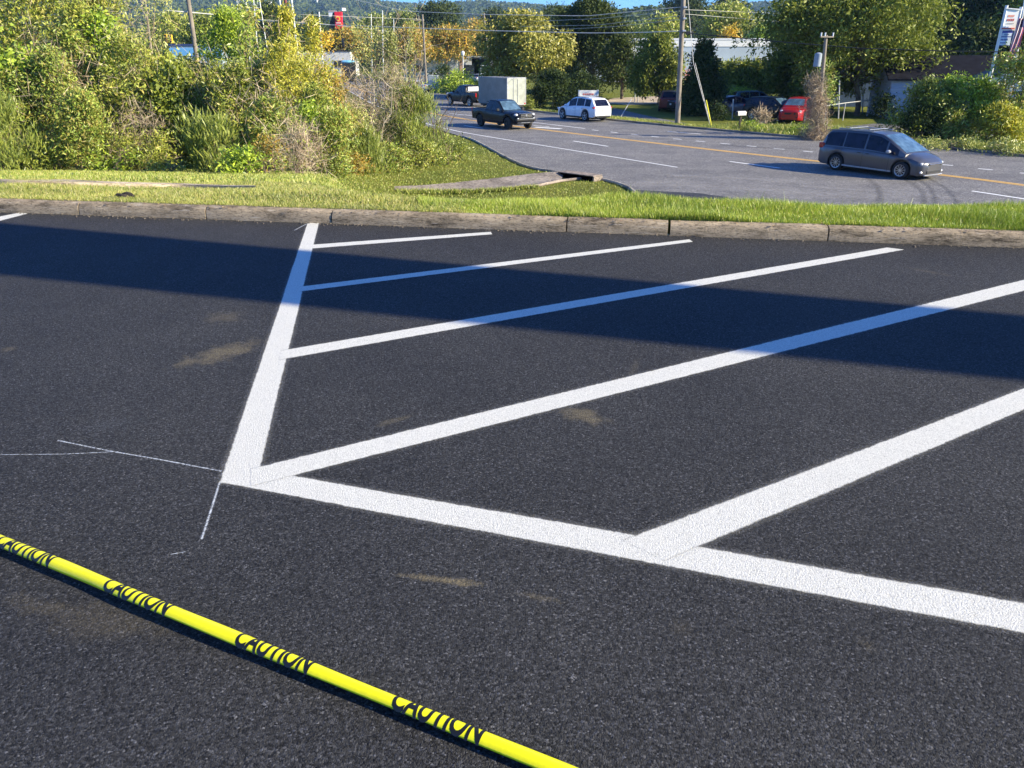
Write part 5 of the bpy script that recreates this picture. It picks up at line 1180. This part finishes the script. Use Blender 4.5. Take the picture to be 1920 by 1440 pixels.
# lattice mast
ms = empty('lattice_mast', (P(466, 60, 170)[0], 170, -3), 0, 'white steel lattice mast rising behind the left thicket', 'mast'); m = MB(); mz = -3
def L_(x, y): return P(x, y, 170)-np.array(ms.location)
for a, b_ in (((447, 30), (441, -30)), ((463, 30), (459, -30)), ((478, 30), (473, -30)), ((491, 28), (482, -30))): 
    e = L_(*a); t_ = L_(*b_); m.tube([e+(e-t_)*((e[2]+0)/(t_[2]-e[2])), t_], .09, 6)
m.build('legs', M_polew, ms); m = MB()
for a, b_ in (((447, 28), (460, 5)), ((463, 28), (446, 5)), ((478, 26), (484, 0)), ((490, 26), (474, 2)), ((460, 5), (444, -15)), ((446, 5), (460, -15)), ((447, 14), (487, 14)), ((474, 8), (484, -18))): m.tube([L_(*a), L_(*b_)], .045, 5)
m.build('braces', M_polew, ms)
def wire(pts, r, mat, label, sag=0):
    W = [P(x, y, D) for x, y, D in pts]; out = resample(W, 30)
    s = np.linspace(0, 1, 30); out[:, 2] -= sag*4*s*(1-s); c = out.mean(0)
    m = MB(); m.tube([p-c for p in out], r, 5); o = m.build('power_line', mat, None, smooth=True); o.location = [float(q) for q in c]
    tag(o, label, 'wire', 'overhead wires')
wire([(560, -22, 75), (640, -6, 73), (760, 21, 70), (900, 27, 66), (1100, 30, 62), (1279, 13, Dm)], .022, M_wirel, 'topmost pale thick wire running left from the tall utility pole past the skyline')
wire([(480, 38, 80), (600, 46, 76), (740, 51, 72), (900, 57, 68), (1100, 62, 63), (1200, 61, 60), (1278, 58, Dm)], .03, M_wirel, 'lowest thick pale cable running left from the tall utility pole')
wire([(1000, 40, 90), (1120, 35, 70), (1279, 20, Dm)], .012, M_wirel, 'thin wire second from top left of the tall utility pole')
wire([(950, 50, 95), (1120, 47, 70), (1279, 29, Dm)], .012, M_wirel, 'thin wire in the middle of the bundle left of the tall utility pole')
wire([(1000, 58, 90), (1150, 50, 68), (1279, 36, Dm)], .012, M_wirel, 'thin wire just above the lowest cable left of the tall utility pole')
wire([(1281, 60, Dm), (1300, 63, 56), (1480, 80, 52), (1620, 91, 50), (1780, 96, 48), (2100, 100, 45)], .03, M_wired, 'black cable running right from the tall utility pole across the big tree')
wire([(1281, 18, Dm), (1480, 26, 80), (1700, 20, 110)], .012, M_wirel, 'upper thin wire right of the tall utility pole')
wire([(1281, 26, Dm), (1480, 42, 80), (1700, 40, 110)], .012, M_wirel, 'second thin wire right of the tall utility pole')
wire([(300, 19, 44), (355, 23, 44), (400, 27, 60)], .03, M_wirel, 'short pale cable beside the grey pole in the left thicket')
wire([(480, 36, 130), (600, 44, 140), (740, 60, 170)], .02, M_wirel, 'thin far wire crossing under the red sign')
wire([(560, 27, 150), (700, 33, 160), (790, 36, 200)], .025, M_wirel, 'thin far wire crossing the upper part of the red sign')
wire([(1480, 130, 66), (1560, 137, 64), (1650, 147, 62)], .012, M_wired, 'thin dark wire below the transformer')
wire([(1700, 150, 66), (1800, 155, 62), (1900, 158, 60)], .012, M_wirel, 'thin wire in front of the brown roof')
# guy wires and guard
for (a, b_, lab, r, mt) in (((1300, 118), (1331, 232), 'left guy wire slanting down behind the yellow guard', .02, M_wirel), ((1303, 118), (1333, 236), 'right guy wire slanting down to the yellow guard', .02, M_wirel),
                        ((1290, 0), (1300, 118), 'upper guy wire falling from the tall utility pole', .02, M_wirel)):
    wire([(*a, Dm), (*b_, Dm-1.2)], r, mt, lab)
m = MB(); a = P(1324, 188, Dm-.8); b_ = G(1334, 238); m.tube([a-b_, (0, 0, 0)], .045, 8); o = m.build('guy_guard', plain('yellow_plastic', (.75, .68, .04), .5), None, smooth=True); o.location = [float(q) for q in b_]
tag(o, 'bright yellow plastic guard at the foot of the guy wires', 'guy guard')
m = MB(); a = P(1184, 186, 66); b_ = G(1164, 219); m.tube([a-b_, (0, 0, 0)], .03, 6); o = m.build('guy_wire', M_wirel, None); o.location = [float(q) for q in b_]
tag(o, 'slanting guy wire at the grass edge behind the white car', 'wire')
# transformer pole with vines
tp_, tv, to_ = pole('utility_pole', (1531, 258), (1549, 66), G(1531, 262)[1], .13, .09, M_pole, 'vine covered wooden pole carrying a grey transformer', 'utility pole', arms=((.985, .9, .07),))
q = P(1534, 112, to_[1])-to_; m = MB(); m.lathe([(q[2]-.38, .05), (q[2]-.35, .2), (q[2]+.3, .2), (q[2]+.34, .16), (q[2]+.38, .05)], 20, 'z', (q[0]-.12, q[1]-.26, 0)); m.build('transformer', plain('transformer_grey', (.26, .3, .34), .5), tp_, angle=40)
far('dry_vine', 1528, 262, 150, 36, 'twig', 8000, .17, 'dry brown vine wrapped around the transformer pole', shape='cone', cat='vine', twig=0)
far('dry_vine', 1548, 255, 112, 16, 'vine', 700, .12, 'thin strip of green leaves on the right side of the transformer pole', shape='column', cat='vine', ybc=190)
# pylon sign and flag at the right
Ds = G(1846, 262)[1]+1.0
sg = empty('pylon_sign', (P(1846, 240, Ds)[0], Ds, -3), 0, 'tall white two-legged sign frame with a white panel and a blue panel', 'sign'); so_ = np.array(sg.location)
def Q(x, y, dy=0): return P(x, y, Ds+dy)-so_
m = MB()
for a, b_ in (((1840, 215), (1888, 10)), ((1868, 215), (1915, 13))):
    e = Q(*a); t_ = Q(*b_); m.tube([e+(e-t_)*(e[2]/(t_[2]-e[2])), t_], .085, 8)
m.build('leg', M_polew, sg)
def quad(nm, cs, mat, dy, th=.08, parent=None):
    F_ = [Q(x, y, dy) for x, y in cs]; Bk = [p+np.array([0, th, 0]) for p in F_]; m = MB(); m.add(F_+Bk, [(0, 1, 2, 3), (7, 6, 5, 4), (0, 4, 5, 1), (1, 5, 6, 2), (2, 6, 7, 3), (3, 7, 4, 0)]); return m.build(nm, mat, parent or sg)
M_sgw = plain('sign_white', (.80, .80, .76), .4, var=.04); M_sgb = plain('sign_blue', (.05, .07, .32), .4); M_sgl = plain('sign_pale', (.55, .66, .74), .4, var=.25, scale=3); M_sgr = plain('sign_red', (.55, .10, .06), .5); M_sgg = plain('letter_grey', (.25, .25, .26), .5)
pw = quad('white_panel', [(1881, 54), (1904, 54), (1912, 17), (1889, 16)], M_sgw, -.06)
quad('crossbar', [(1886, 16), (1913, 19), (1913, 16.5), (1886, 14.5)], M_polew, -.12); quad('crossbar', [(1876, 57), (1903, 57), (1903.5, 55), (1876.5, 55)], M_polew, -.12); quad('dark_strip', [(1878, 55), (1902, 55), (1903, 52), (1879, 52)], M_sgr, -.1)
def lines(parent, rows, mat, dy):
    for (x0, x1, y0, y1, n) in rows:
        m = MB()
        for k in range(n):
            a0 = x0+(x1-x0)*k/n; a1 = a0+(x1-x0)/n*.7; sl = .24
            F_ = [Q(a0+sl*0, y1, dy), Q(a1, y1, dy), Q(a1+sl*(y1-y0), y0, dy), Q(a0+sl*(y1-y0), y0, dy)]; m.add(F_, [(0, 1, 2, 3)])
        m.build('lettering', mat, parent)
lines(sg, [(1890, 1902, 28, 32, 6), (1888, 1902, 35, 39.5, 4)], M_sgr, -.075); lines(sg, [(1887, 1901, 43.5, 45, 9)], M_sgg, -.075)
pb = quad('blue_panel', [(1872, 86), (1893, 86), (1900, 57), (1877, 57.5)], M_sgb, -.06)
quad('pale_inset', [(1878, 68), (1896, 68), (1898, 62), (1880, 62)], M_sgl, -.075); quad('pale_inset', [(1873, 84), (1893, 85), (1896, 70), (1876, 70)], M_sgl, -.075)
lines(sg, [(1883, 1892, 64, 66, 4), (1876, 1890, 73, 76, 5), (1875, 1889, 79, 81.5, 6)], M_sgb, -.09)
fp, fv, fo = pole('flag_pole', (1900, 150), (1924, -20), Ds+.5, .05, .045, M_polew, 'slim pale pole at the right edge carrying the striped flag', 'pole')
def flagmat():
    m, nt, bs, out = newmat('striped_cloth'); uv = coords(nt, 'UV'); sp = N(nt, 'ShaderNodeSeparateXYZ'); nt.links.new(uv, sp.inputs[0])
    st = math_(nt, 'LESS_THAN', math_(nt, 'FRACT', math_(nt, 'MULTIPLY', sp.outputs[0], 5.5)), .5); c = mixc(nt, (.75, .72, .72), (.42, .02, .06), st)
    k = math_(nt, 'MULTIPLY', math_(nt, 'GREATER_THAN', sp.outputs[0], .45), math_(nt, 'GREATER_THAN', sp.outputs[1], .8)); c = mixc(nt, c, (.02, .03, .12), k)
    nt.links.new(c, bs.inputs['Base Color']); bs.inputs['Roughness'].default_value = .8; return m
V = []; UV = []; F = []; n1, n2 = 18, 24
FL = np.array([(1911, 34), (1904, 56), (1897, 80), (1889, 108)], float); FR = np.array([(1923, 36), (1920, 60), (1913, 84), (1899, 114)], float)
FLr, FRr = resample(FL, n2), resample(FR, n2)
for i in range(n1):
    for j in range(n2):
        s = i/(n1-1); q = FLr[j]*(1-s)+FRr[j]*s
        a = P(q[0], q[1], Ds-.35+.08*math.sin(s*15+j*.12)); V.append(a-np.array(fp.location)); UV.append((s*.9+j*.01, 1-j/(n2-1)))
for i in range(n1-1):
    for j in range(n2-1): F.append((i*n2+j, (i+1)*n2+j, (i+1)*n2+j+1, i*n2+j+1))
fo_ = mesh_obj('flag', [q+np.array(fp.location) for q in V], F, flagmat(), smooth=True, uv=UV); tag(fo_, 'red and white striped flag hanging limp beside the white sign', 'flag')
# red sign on the left horizon
Dr = 190; rs = empty('pylon_sign', (P(633, 90, Dr)[0], Dr, -3), 0, 'tall red sign with a small yellow emblem above the brownish tree', 'sign'); so_ = np.array(rs.location); Ds = Dr
M_redp = plain('sign_bright_red', (.75, .02, .04), .4, var=.05)
quad('red_panel', [(629, 54), (641, 54), (640, 22), (627, 22)], M_redp, -.2, 1.2, rs); quad('dark_side', [(616, 52), (629, 54), (626.5, 23), (624, 24)], M_dark, .1, 1.0, rs)
m = MB(); c = Q(633.5, 35, -.3); m.lathe([(-.05, .52), (.05, .52)], 20, 'y', tuple(c)); m.build('emblem', plain('emblem_yellow', (.85, .55, .05), .5), rs)
m = MB(); c = Q(633.5, 35, -.42); m.lathe([(-.05, .28), (.05, .28)], 16, 'y', tuple(c)); m.build('emblem_core', M_redp, rs)
quad('lettering', [(630, 43.8), (639, 43.8), (639, 42.3), (630, 42.3)], M_sgw, -.25, .04, rs)
m = MB(); e = Q(634, 54); m.tube([(e[0], .5, 0), (e[0], .5, e[2])], .3, 10); m.build('post', M_dark, rs)
# traffic signals
def signal(x, y, D, mat, label, lit=None):
    c = P(x, y, D); root = empty('traffic_light', c, 0, label, 'traffic light', 'traffic lights at the junction'); s = D/120
    m = MB(); m.box((0, 0, 0), (.36*s, .3, 1.1*s), bev=.03); m.build('housing', mat, root, angle=30)
    m = MB()
    for k in (-1, 0, 1): m.lathe([(-.16, .12*s), (-.30, .14*s)], 12, 'y', (0, 0, k*.34*s))
    m.build('visors', M_dark, root)
    if lit: m = MB(); m.lathe([(-.17, .1*s), (-.2, .1*s)], 12, 'y', (0, 0, lit[0]*.34*s)); m.build('lens', lit[1], root)
    m = MB(); m.tube([(0, 0, .5*s), (0, 0, 1.3*s)], .03, 5); m.build('hanger', M_dark, root)
def emit(nm, c, st):
    m, nt, bs, out = newmat(nm); bs.inputs['Base Color'].default_value = (*c, 1); bs.inputs['Emission Color'].default_value = (*c, 1); bs.inputs['Emission Strength'].default_value = st; return m
M_sigy = plain('signal_yellow', (.75, .42, .02), .5); M_gl = emit('green_lamp', (.05, .8, .55), 1.5)
signal(860, 80, 118, M_sigy, 'left yellow traffic light hanging in front of the weeping tree'); signal(872, 76, 118, M_sigy, 'right yellow traffic light hanging in front of the weeping tree')
signal(643, 80, 170, M_dark, 'dark traffic light with a green lamp below the red sign', (-1, M_gl)); signal(688, 75, 170, M_dark, 'dark traffic light with a green lamp right of the brownish tree', (-1, M_gl))
signal(312, 72, 100, M_sigy, 'left yellow traffic light above the left thicket'); signal(321, 73, 100, M_sigy, 'right yellow traffic light above the left thicket')
wire([(560, 62, 170), (640, 66, 170), (700, 64, 170), (760, 60, 170)], .03, M_wired, 'span wire carrying the dark traffic lights')
wire([(830, 62, 118), (868, 65, 118), (930, 60, 118)], .02, M_wired, 'span wire carrying the yellow traffic lights in front of the weeping tree')
wire([(270, 55, 100), (318, 60, 100), (370, 56, 100)], .02, M_wired, 'span wire carrying the yellow traffic lights above the left thicket')
# street lamp, cabinet, mailbox, small signs
Dl = G(869, 162)[1]; lp, lv, lo_ = pole('street_lamp', (869, 160), (868, 104), Dl, .07, .05, M_polew, 'short pale lamp post standing in the spreading juniper', 'street lamp')
m = MB(); m.lathe([(lv[2]-.1, .1), (lv[2]+.05, .22), (lv[2]+.5, .25), (lv[2]+.65, .08)], 16, 'z', (lv[0], lv[1], 0)); m.build('lamp_globe', plain('frosted_globe', (.8, .8, .78), .3), lp, smooth=True)
cb = empty('utility_cabinet', G(813, 167), R(-8), 'pale green metal utility cabinet at the foot of the pale road pole', 'cabinet'); s = G(813, 167)[1]/FPX*1.02
m = MB(); m.box((0, 0, 11*s), (17*s, .9, 22*s), bev=.05); m.build('housing', plain('cabinet_green', (.42, .46, .42), .5), cb, angle=30); m = MB(); m.box((0, -.46, 11*s), (14*s, .02, 18*s)); m.build('door', plain('cabinet_door', (.48, .52, .48), .5), cb); m = MB(); m.box((0, 0, .08), (19*s, 1.1, .16)); m.build('plinth', M_conc, cb)
mbx = empty('mailbox', G(1386, 243), R(25), 'small black mailbox with a white side by the far road edge', 'mailbox')
m = MB(); m.tube([(0, 0, 0), (0, 0, .9)], .06, 6); m.build('post', M_bark, mbx)
m = MB(); V = []; 
for x in (-.34, .34):
    for th in np.linspace(0, math.pi, 9): V.append((x, .15*math.cos(th), 1.02+.15*math.sin(th)))
    V.append((x, -.15, .9)); V.append((x, .15, .9))
F = [tuple(range(11)), tuple(range(21, 10, -1))]+[(i, (i+1) % 11, (i+1) % 11+11, i+11) for i in range(11)]
m.add(V, F); m.build('box', plain('mailbox_grey', (.5, .5, .48), .5), mbx, angle=30); m = MB(); m.box((-.36, 0, 1.02), (.03, .27, .24)); m.build('door', M_dark, mbx)
sn = empty('yard_sign', G(1102, 206), R(8), 'white rectangular yard sign on two posts behind the white car', 'sign'); dd = G(1102, 206)[1]/FPX
m = MB(); m.box((0, 0, 26*dd), (34*dd, .08, 13*dd)); m.build('board', M_sgw, sn)
m = MB()
for x in (-17*dd, 17*dd): m.box((x, 0, 16*dd), (.12, .14, 34*dd))
m.build('post', M_polew, sn); m = MB()
for k in range(6): m.box(((-9+k*3.4)*dd, -.05, 26*dd), (2.2*dd, .02, 2.6*dd))
m.build('lettering', M_sgr, sn)
# fence
fn = empty('chain_link_fence', G(1600, 214), 0, 'low rail fence with thin posts under the big tree', 'fence'); fo2 = np.array(fn.location); fpts = [G(x, y)-fo2 for x, y in ((1545, 233), (1580, 226), (1625, 219), (1680, 212), (1740, 208))]
m = MB(); m.tube([p+np.array([0, 0, 1.25]) for p in fpts], .035, 6); m.build('rail', M_galv, fn)
for p in fpts: m = MB(); m.tube([p, p+np.array([0, 0, 1.27])], .035, 6); m.build('post', M_galv, fn)
for (x, yb, yt, lab) in ((1572, 222, 150, 'thin pale post left of the big tree trunk'), (1617, 212, 165, 'thin pale post right of the big tree trunk'), (1196, 192, 140, 'right thin white post in the sandy yard'), (1190, 192, 160, 'left thin white post in the sandy yard'), (1373, 222, 186, 'thin grey stake before the dark blue parked car')):
    g = G(x, yb); pole('marker_post', (x, yb), (x+2, yt), g[1], .05, .05, M_galv, lab, 'post', 'thin posts beyond the road')
# buildings
def siding(name, c, sc=3.0, axis=0):
    m, nt, bs, out = newmat(name); co = coords(nt, 'Object'); wv = N(nt, 'ShaderNodeTexWave'); wv.bands_direction = 'XYZ'[axis] if axis < 3 else 'X'; wv.inputs['Scale'].default_value = sc; nt.links.new(co, wv.inputs[0])
    f = noise(nt, co, .5, 5); r = ramp(nt, [(.3, tuple(q*.8 for q in c)), (.7, c)], f); nt.links.new(r.outputs[0], bs.inputs['Base Color']); bs.inputs['Roughness'].default_value = .6; bump(nt, wv.outputs['Fac'], .5, .03, bs); return m
M_win = glassmat('window_glass', (.02, .025, .03), .1)
def building(name, px, yb, w_, d_, h, rz, wall, label, roof='flat', roofmat=None, openings=(), D=None, rh=1.6):
    g = G(px, yb) if D is None else np.array([P(px, yb, D)[0], D, -3.0]); b_ = empty(name, (g[0], g[1], -3.0), rz, label, 'building')
    m = MB(); m.box((0, d_/2, h/2), (w_, d_, h))
    if roof == 'gable':      # gable ends left and right
        m.add([(-w_/2, 0, h), (-w_/2, d_, h), (-w_/2, d_/2, h+rh), (w_/2, 0, h), (w_/2, d_, h), (w_/2, d_/2, h+rh)], [(0, 1, 2), (3, 5, 4)])
    if roof == 'front':
        m.add([(-w_/2, 0, h), (w_/2, 0, h), (0, 0, h+rh), (-w_/2, d_, h), (w_/2, d_, h), (0, d_, h+rh)], [(0, 1, 2), (3, 5, 4)])
    m.build('wall', wall, b_); rm = roofmat or M_dark; m = MB(); e = .35
    if roof == 'gable':
        for s in (0, 1):
            y0 = -e if s == 0 else d_+e; zl = h-e*rh/(d_/2)
            V = [(-w_/2-e, y0, zl), (w_/2+e, y0, zl), (w_/2+e, d_/2, h+rh), (-w_/2-e, d_/2, h+rh)]; m.add(V+[(x, y, z+.14) for x, y, z in V], [(3, 2, 1, 0), (4, 5, 6, 7), (0, 1, 5, 4), (1, 2, 6, 5), (2, 3, 7, 6), (3, 0, 4, 7)])
    elif roof == 'front':
        for s in (-1, 1):
            x0 = s*(w_/2+e); zl = h-e*rh/(w_/2); V = [(x0, -e, zl), (x0, d_+e, zl), (0, d_+e, h+rh), (0, -e, h+rh)]; m.add(V+[(x, y, z+.14) for x, y, z in V], [(0, 1, 2, 3), (7, 6, 5, 4), (0, 4, 5, 1), (1, 5, 6, 2), (2, 6, 7, 3), (3, 7, 4, 0)])
    else: m.box((0, d_/2, h+.15), (w_+.3, d_+.3, .3))
    m.build('roof', rm, b_)
    for (nm, x, z, ww, hh, mt) in openings:
        m = MB(); m.box((x, -.04, z), (ww, .1, hh)); o = m.build(nm, mt, b_)
        if nm == 'window': 
            m = MB()
            for (cx, cz_, a, c) in ((x, z+hh/2, ww+.16, .09), (x, z-hh/2, ww+.2, .1), (x-ww/2, z, .09, hh), (x+ww/2, z, .09, hh), (x, z, .05, hh)): m.box((cx, -.08, cz_), (a, .06, c))
            m.build('frame', M_polew, o)
    return b_
W_ = siding('white_siding', (.62, .63, .62), 2.2)
building('commercial_building', 838, 152, 16, 9, 4.0, 0, W_, 'white sided one-storey building behind the orange brown tree', roofmat=plain('grey_roof', (.35, .36, .36), .6),
         openings=[('door', 4.2, 1.6, 2.0, 2.4, M_win), ('window', 3.0-8, 2.2, 1.6, 1.2, M_win), ('panel', 1.2, 2.2, 1.7, 2.6, plain('grey_panel', (.34, .36, .38), .5)), ('pilaster', 2.8, 2.0, .7, 3.4, plain('brick_pilaster', (.4, .26, .18), .8, var=.3))])
building('commercial_building', 930, 152, 9, 8, 3.8, 0, plain('cream_wall', (.6, .56, .5), .8), 'small pale building behind the weeping tree trunk', openings=[('window', -2, 2, 1.6, 1.4, M_win), ('door', 2, 1.2, 1.2, 2.2, M_dark)])
building('warehouse', 1340, 130, 52, 16, 7.2, 0, plain('pale_blue_wall', (.42, .50, .58), .7, var=.1, scale=.3), 'long white warehouse behind the trees right of the tall utility pole', D=165, roofmat=plain('white_roof', (.8, .8, .8), .5, var=.04),
         openings=[('fascia', 0, 6.6, 52, 1.2, plain('white_fascia', (.82, .82, .8), .5, var=.03))]+[('window', x, 3, 2.4, 2, M_win) for x in (-18, -9, 0, 9, 18)])
building('shop', 1186, 140, 9, 8, 6.2, 0, plain('pale_stucco', (.6, .6, .58), .8), 'small white shop with a roof unit left of the bushy drooping tree', D=150, openings=[('window', -1, 3, 2.2, 1.8, M_win)])
building('gas_station', 372, 130, 9, 9, 6.0, 0, plain('grey_blue_wall', (.30, .38, .44), .7), 'blue roofed building seen through the gap in the left thicket', D=150, roofmat=plain('dark_blue_band', (.03, .05, .16), .5),
         openings=[('canopy_band', 0, 5.0, 9.3, 1.3, plain('sky_blue_band', (.14, .38, .68), .5)), ('window', 0, 2.4, 3, 1.8, M_win)])
building('shed', 1622, 216, 11, 6, 4.2, R(-6), plain('dark_blue_wall', (.05, .09, .17), .6, var=.2, scale=1), 'dark blue metal building behind the biggest tree', D=78, openings=[('door', 2, 1.5, 1.6, 2.8, M_dark), ('window', -2.4, 2.4, 1.4, 1, M_win)], roofmat=plain('blue_roof', (.06, .09, .14), .5))
building('house', 1815, 235, 12, 7, 2.9, R(-12), siding('pale_blue_siding', (.42, .47, .56), 1.6, 2), 'pale blue sided house with a dark roof behind the right hand shrubs', roof='gable', D=62, rh=1.5, roofmat=plain('shaded_shingles', (.012, .012, .018), .95, spec=.05, var=.4, scale=2), openings=[('window', -3.4, 1.9, 1.2, 1.2, M_win), ('window', 2.6, 1.9, 1.2, 1.2, M_win), ('door', .2, 1.1, 1, 2.1, M_sgw)])  # near-black roof colour paints in the shade of the woods
building('house', 1905, 245, 5, 5, 3.0, R(-20), plain('white_wall', (.72, .72, .72), .7), 'small white house corner at the right edge behind the yellow green shrub', roof='front', D=56, rh=1.2, openings=[('window', 0, 1.8, 1.1, 1.1, M_win)])
building('house', 608, 120, 12, 9, 5.2, 0, plain('pale_wall', (.6, .6, .58), .7), 'pale low building behind the white pole left of the red sign', D=185, openings=[('window', -2, 2.6, 2, 1.6, M_win), ('window', 3, 2.6, 2, 1.6, M_win)])
for i, (x, y, D, s) in enumerate(((624, 27, 740, .9), (733, 9, 2200, 1.2), (644, 18, 1500, 1.0), (505, 6, 1500, 1.0), (594, 3, 1900, 1.2))):
    c = P(x, y, D); lab = ['pale house on the lower hillside above the red sign', 'tiny white house on the far ridge right of the red sign', 'tiny white house on the far hillside above the red sign', 'tiny white house high on the hill above the golden shrubs', 'tiny white house high on the hill left of the red sign'][i]
    b_ = empty('hillside_house', c, .3*i, lab, 'building'); m = MB(); m.box((0, 0, 0), (7*s, 5*s, 4*s)); m.build('wall', M_sgw, b_)
    m = MB(); V = [(-3.8*s, -2.8*s, 2*s), (3.8*s, -2.8*s, 2*s), (3.8*s, 2.8*s, 2*s), (-3.8*s, 2.8*s, 2*s), (-3.8*s, 0, 3.6*s), (3.8*s, 0, 3.6*s)]; m.add(V, [(0, 1, 5, 4), (2, 3, 4, 5), (0, 4, 3), (1, 2, 5), (0, 3, 2, 1)]); m.build('roof', plain('grey_shingles', (.2, .18, .17), .9), b_)
# haze
hb = bmesh.new(); bmesh.ops.create_cube(hb, size=1); hm = bpy.data.meshes.new('haze'); hb.to_mesh(hm); hb.free()
ho = link(bpy.data.objects.new('haze', hm)); zlo, zhi = -4.2, 215; ho.scale = (9000, 2860, zhi-zlo); ho.location = (0, 1330, (zlo+zhi)/2)
mh = bpy.data.materials.new('haze_air'); mh.use_nodes = True; nt = mh.node_tree; nt.nodes.remove(nt.nodes['Principled BSDF']); pv = nt.nodes.new('ShaderNodeVolumePrincipled')
pv.inputs['Color'].default_value = (.42, .68, 1, 1); pv.inputs['Density'].default_value = .00012; pv.inputs['Anisotropy'].default_value = .1
nt.links.new(pv.outputs[0], nt.nodes['Material Output'].inputs['Volume']); hm.materials.append(mh); tag(ho, 'thin blue daylight haze over the valley', 'haze', kind='stuff')
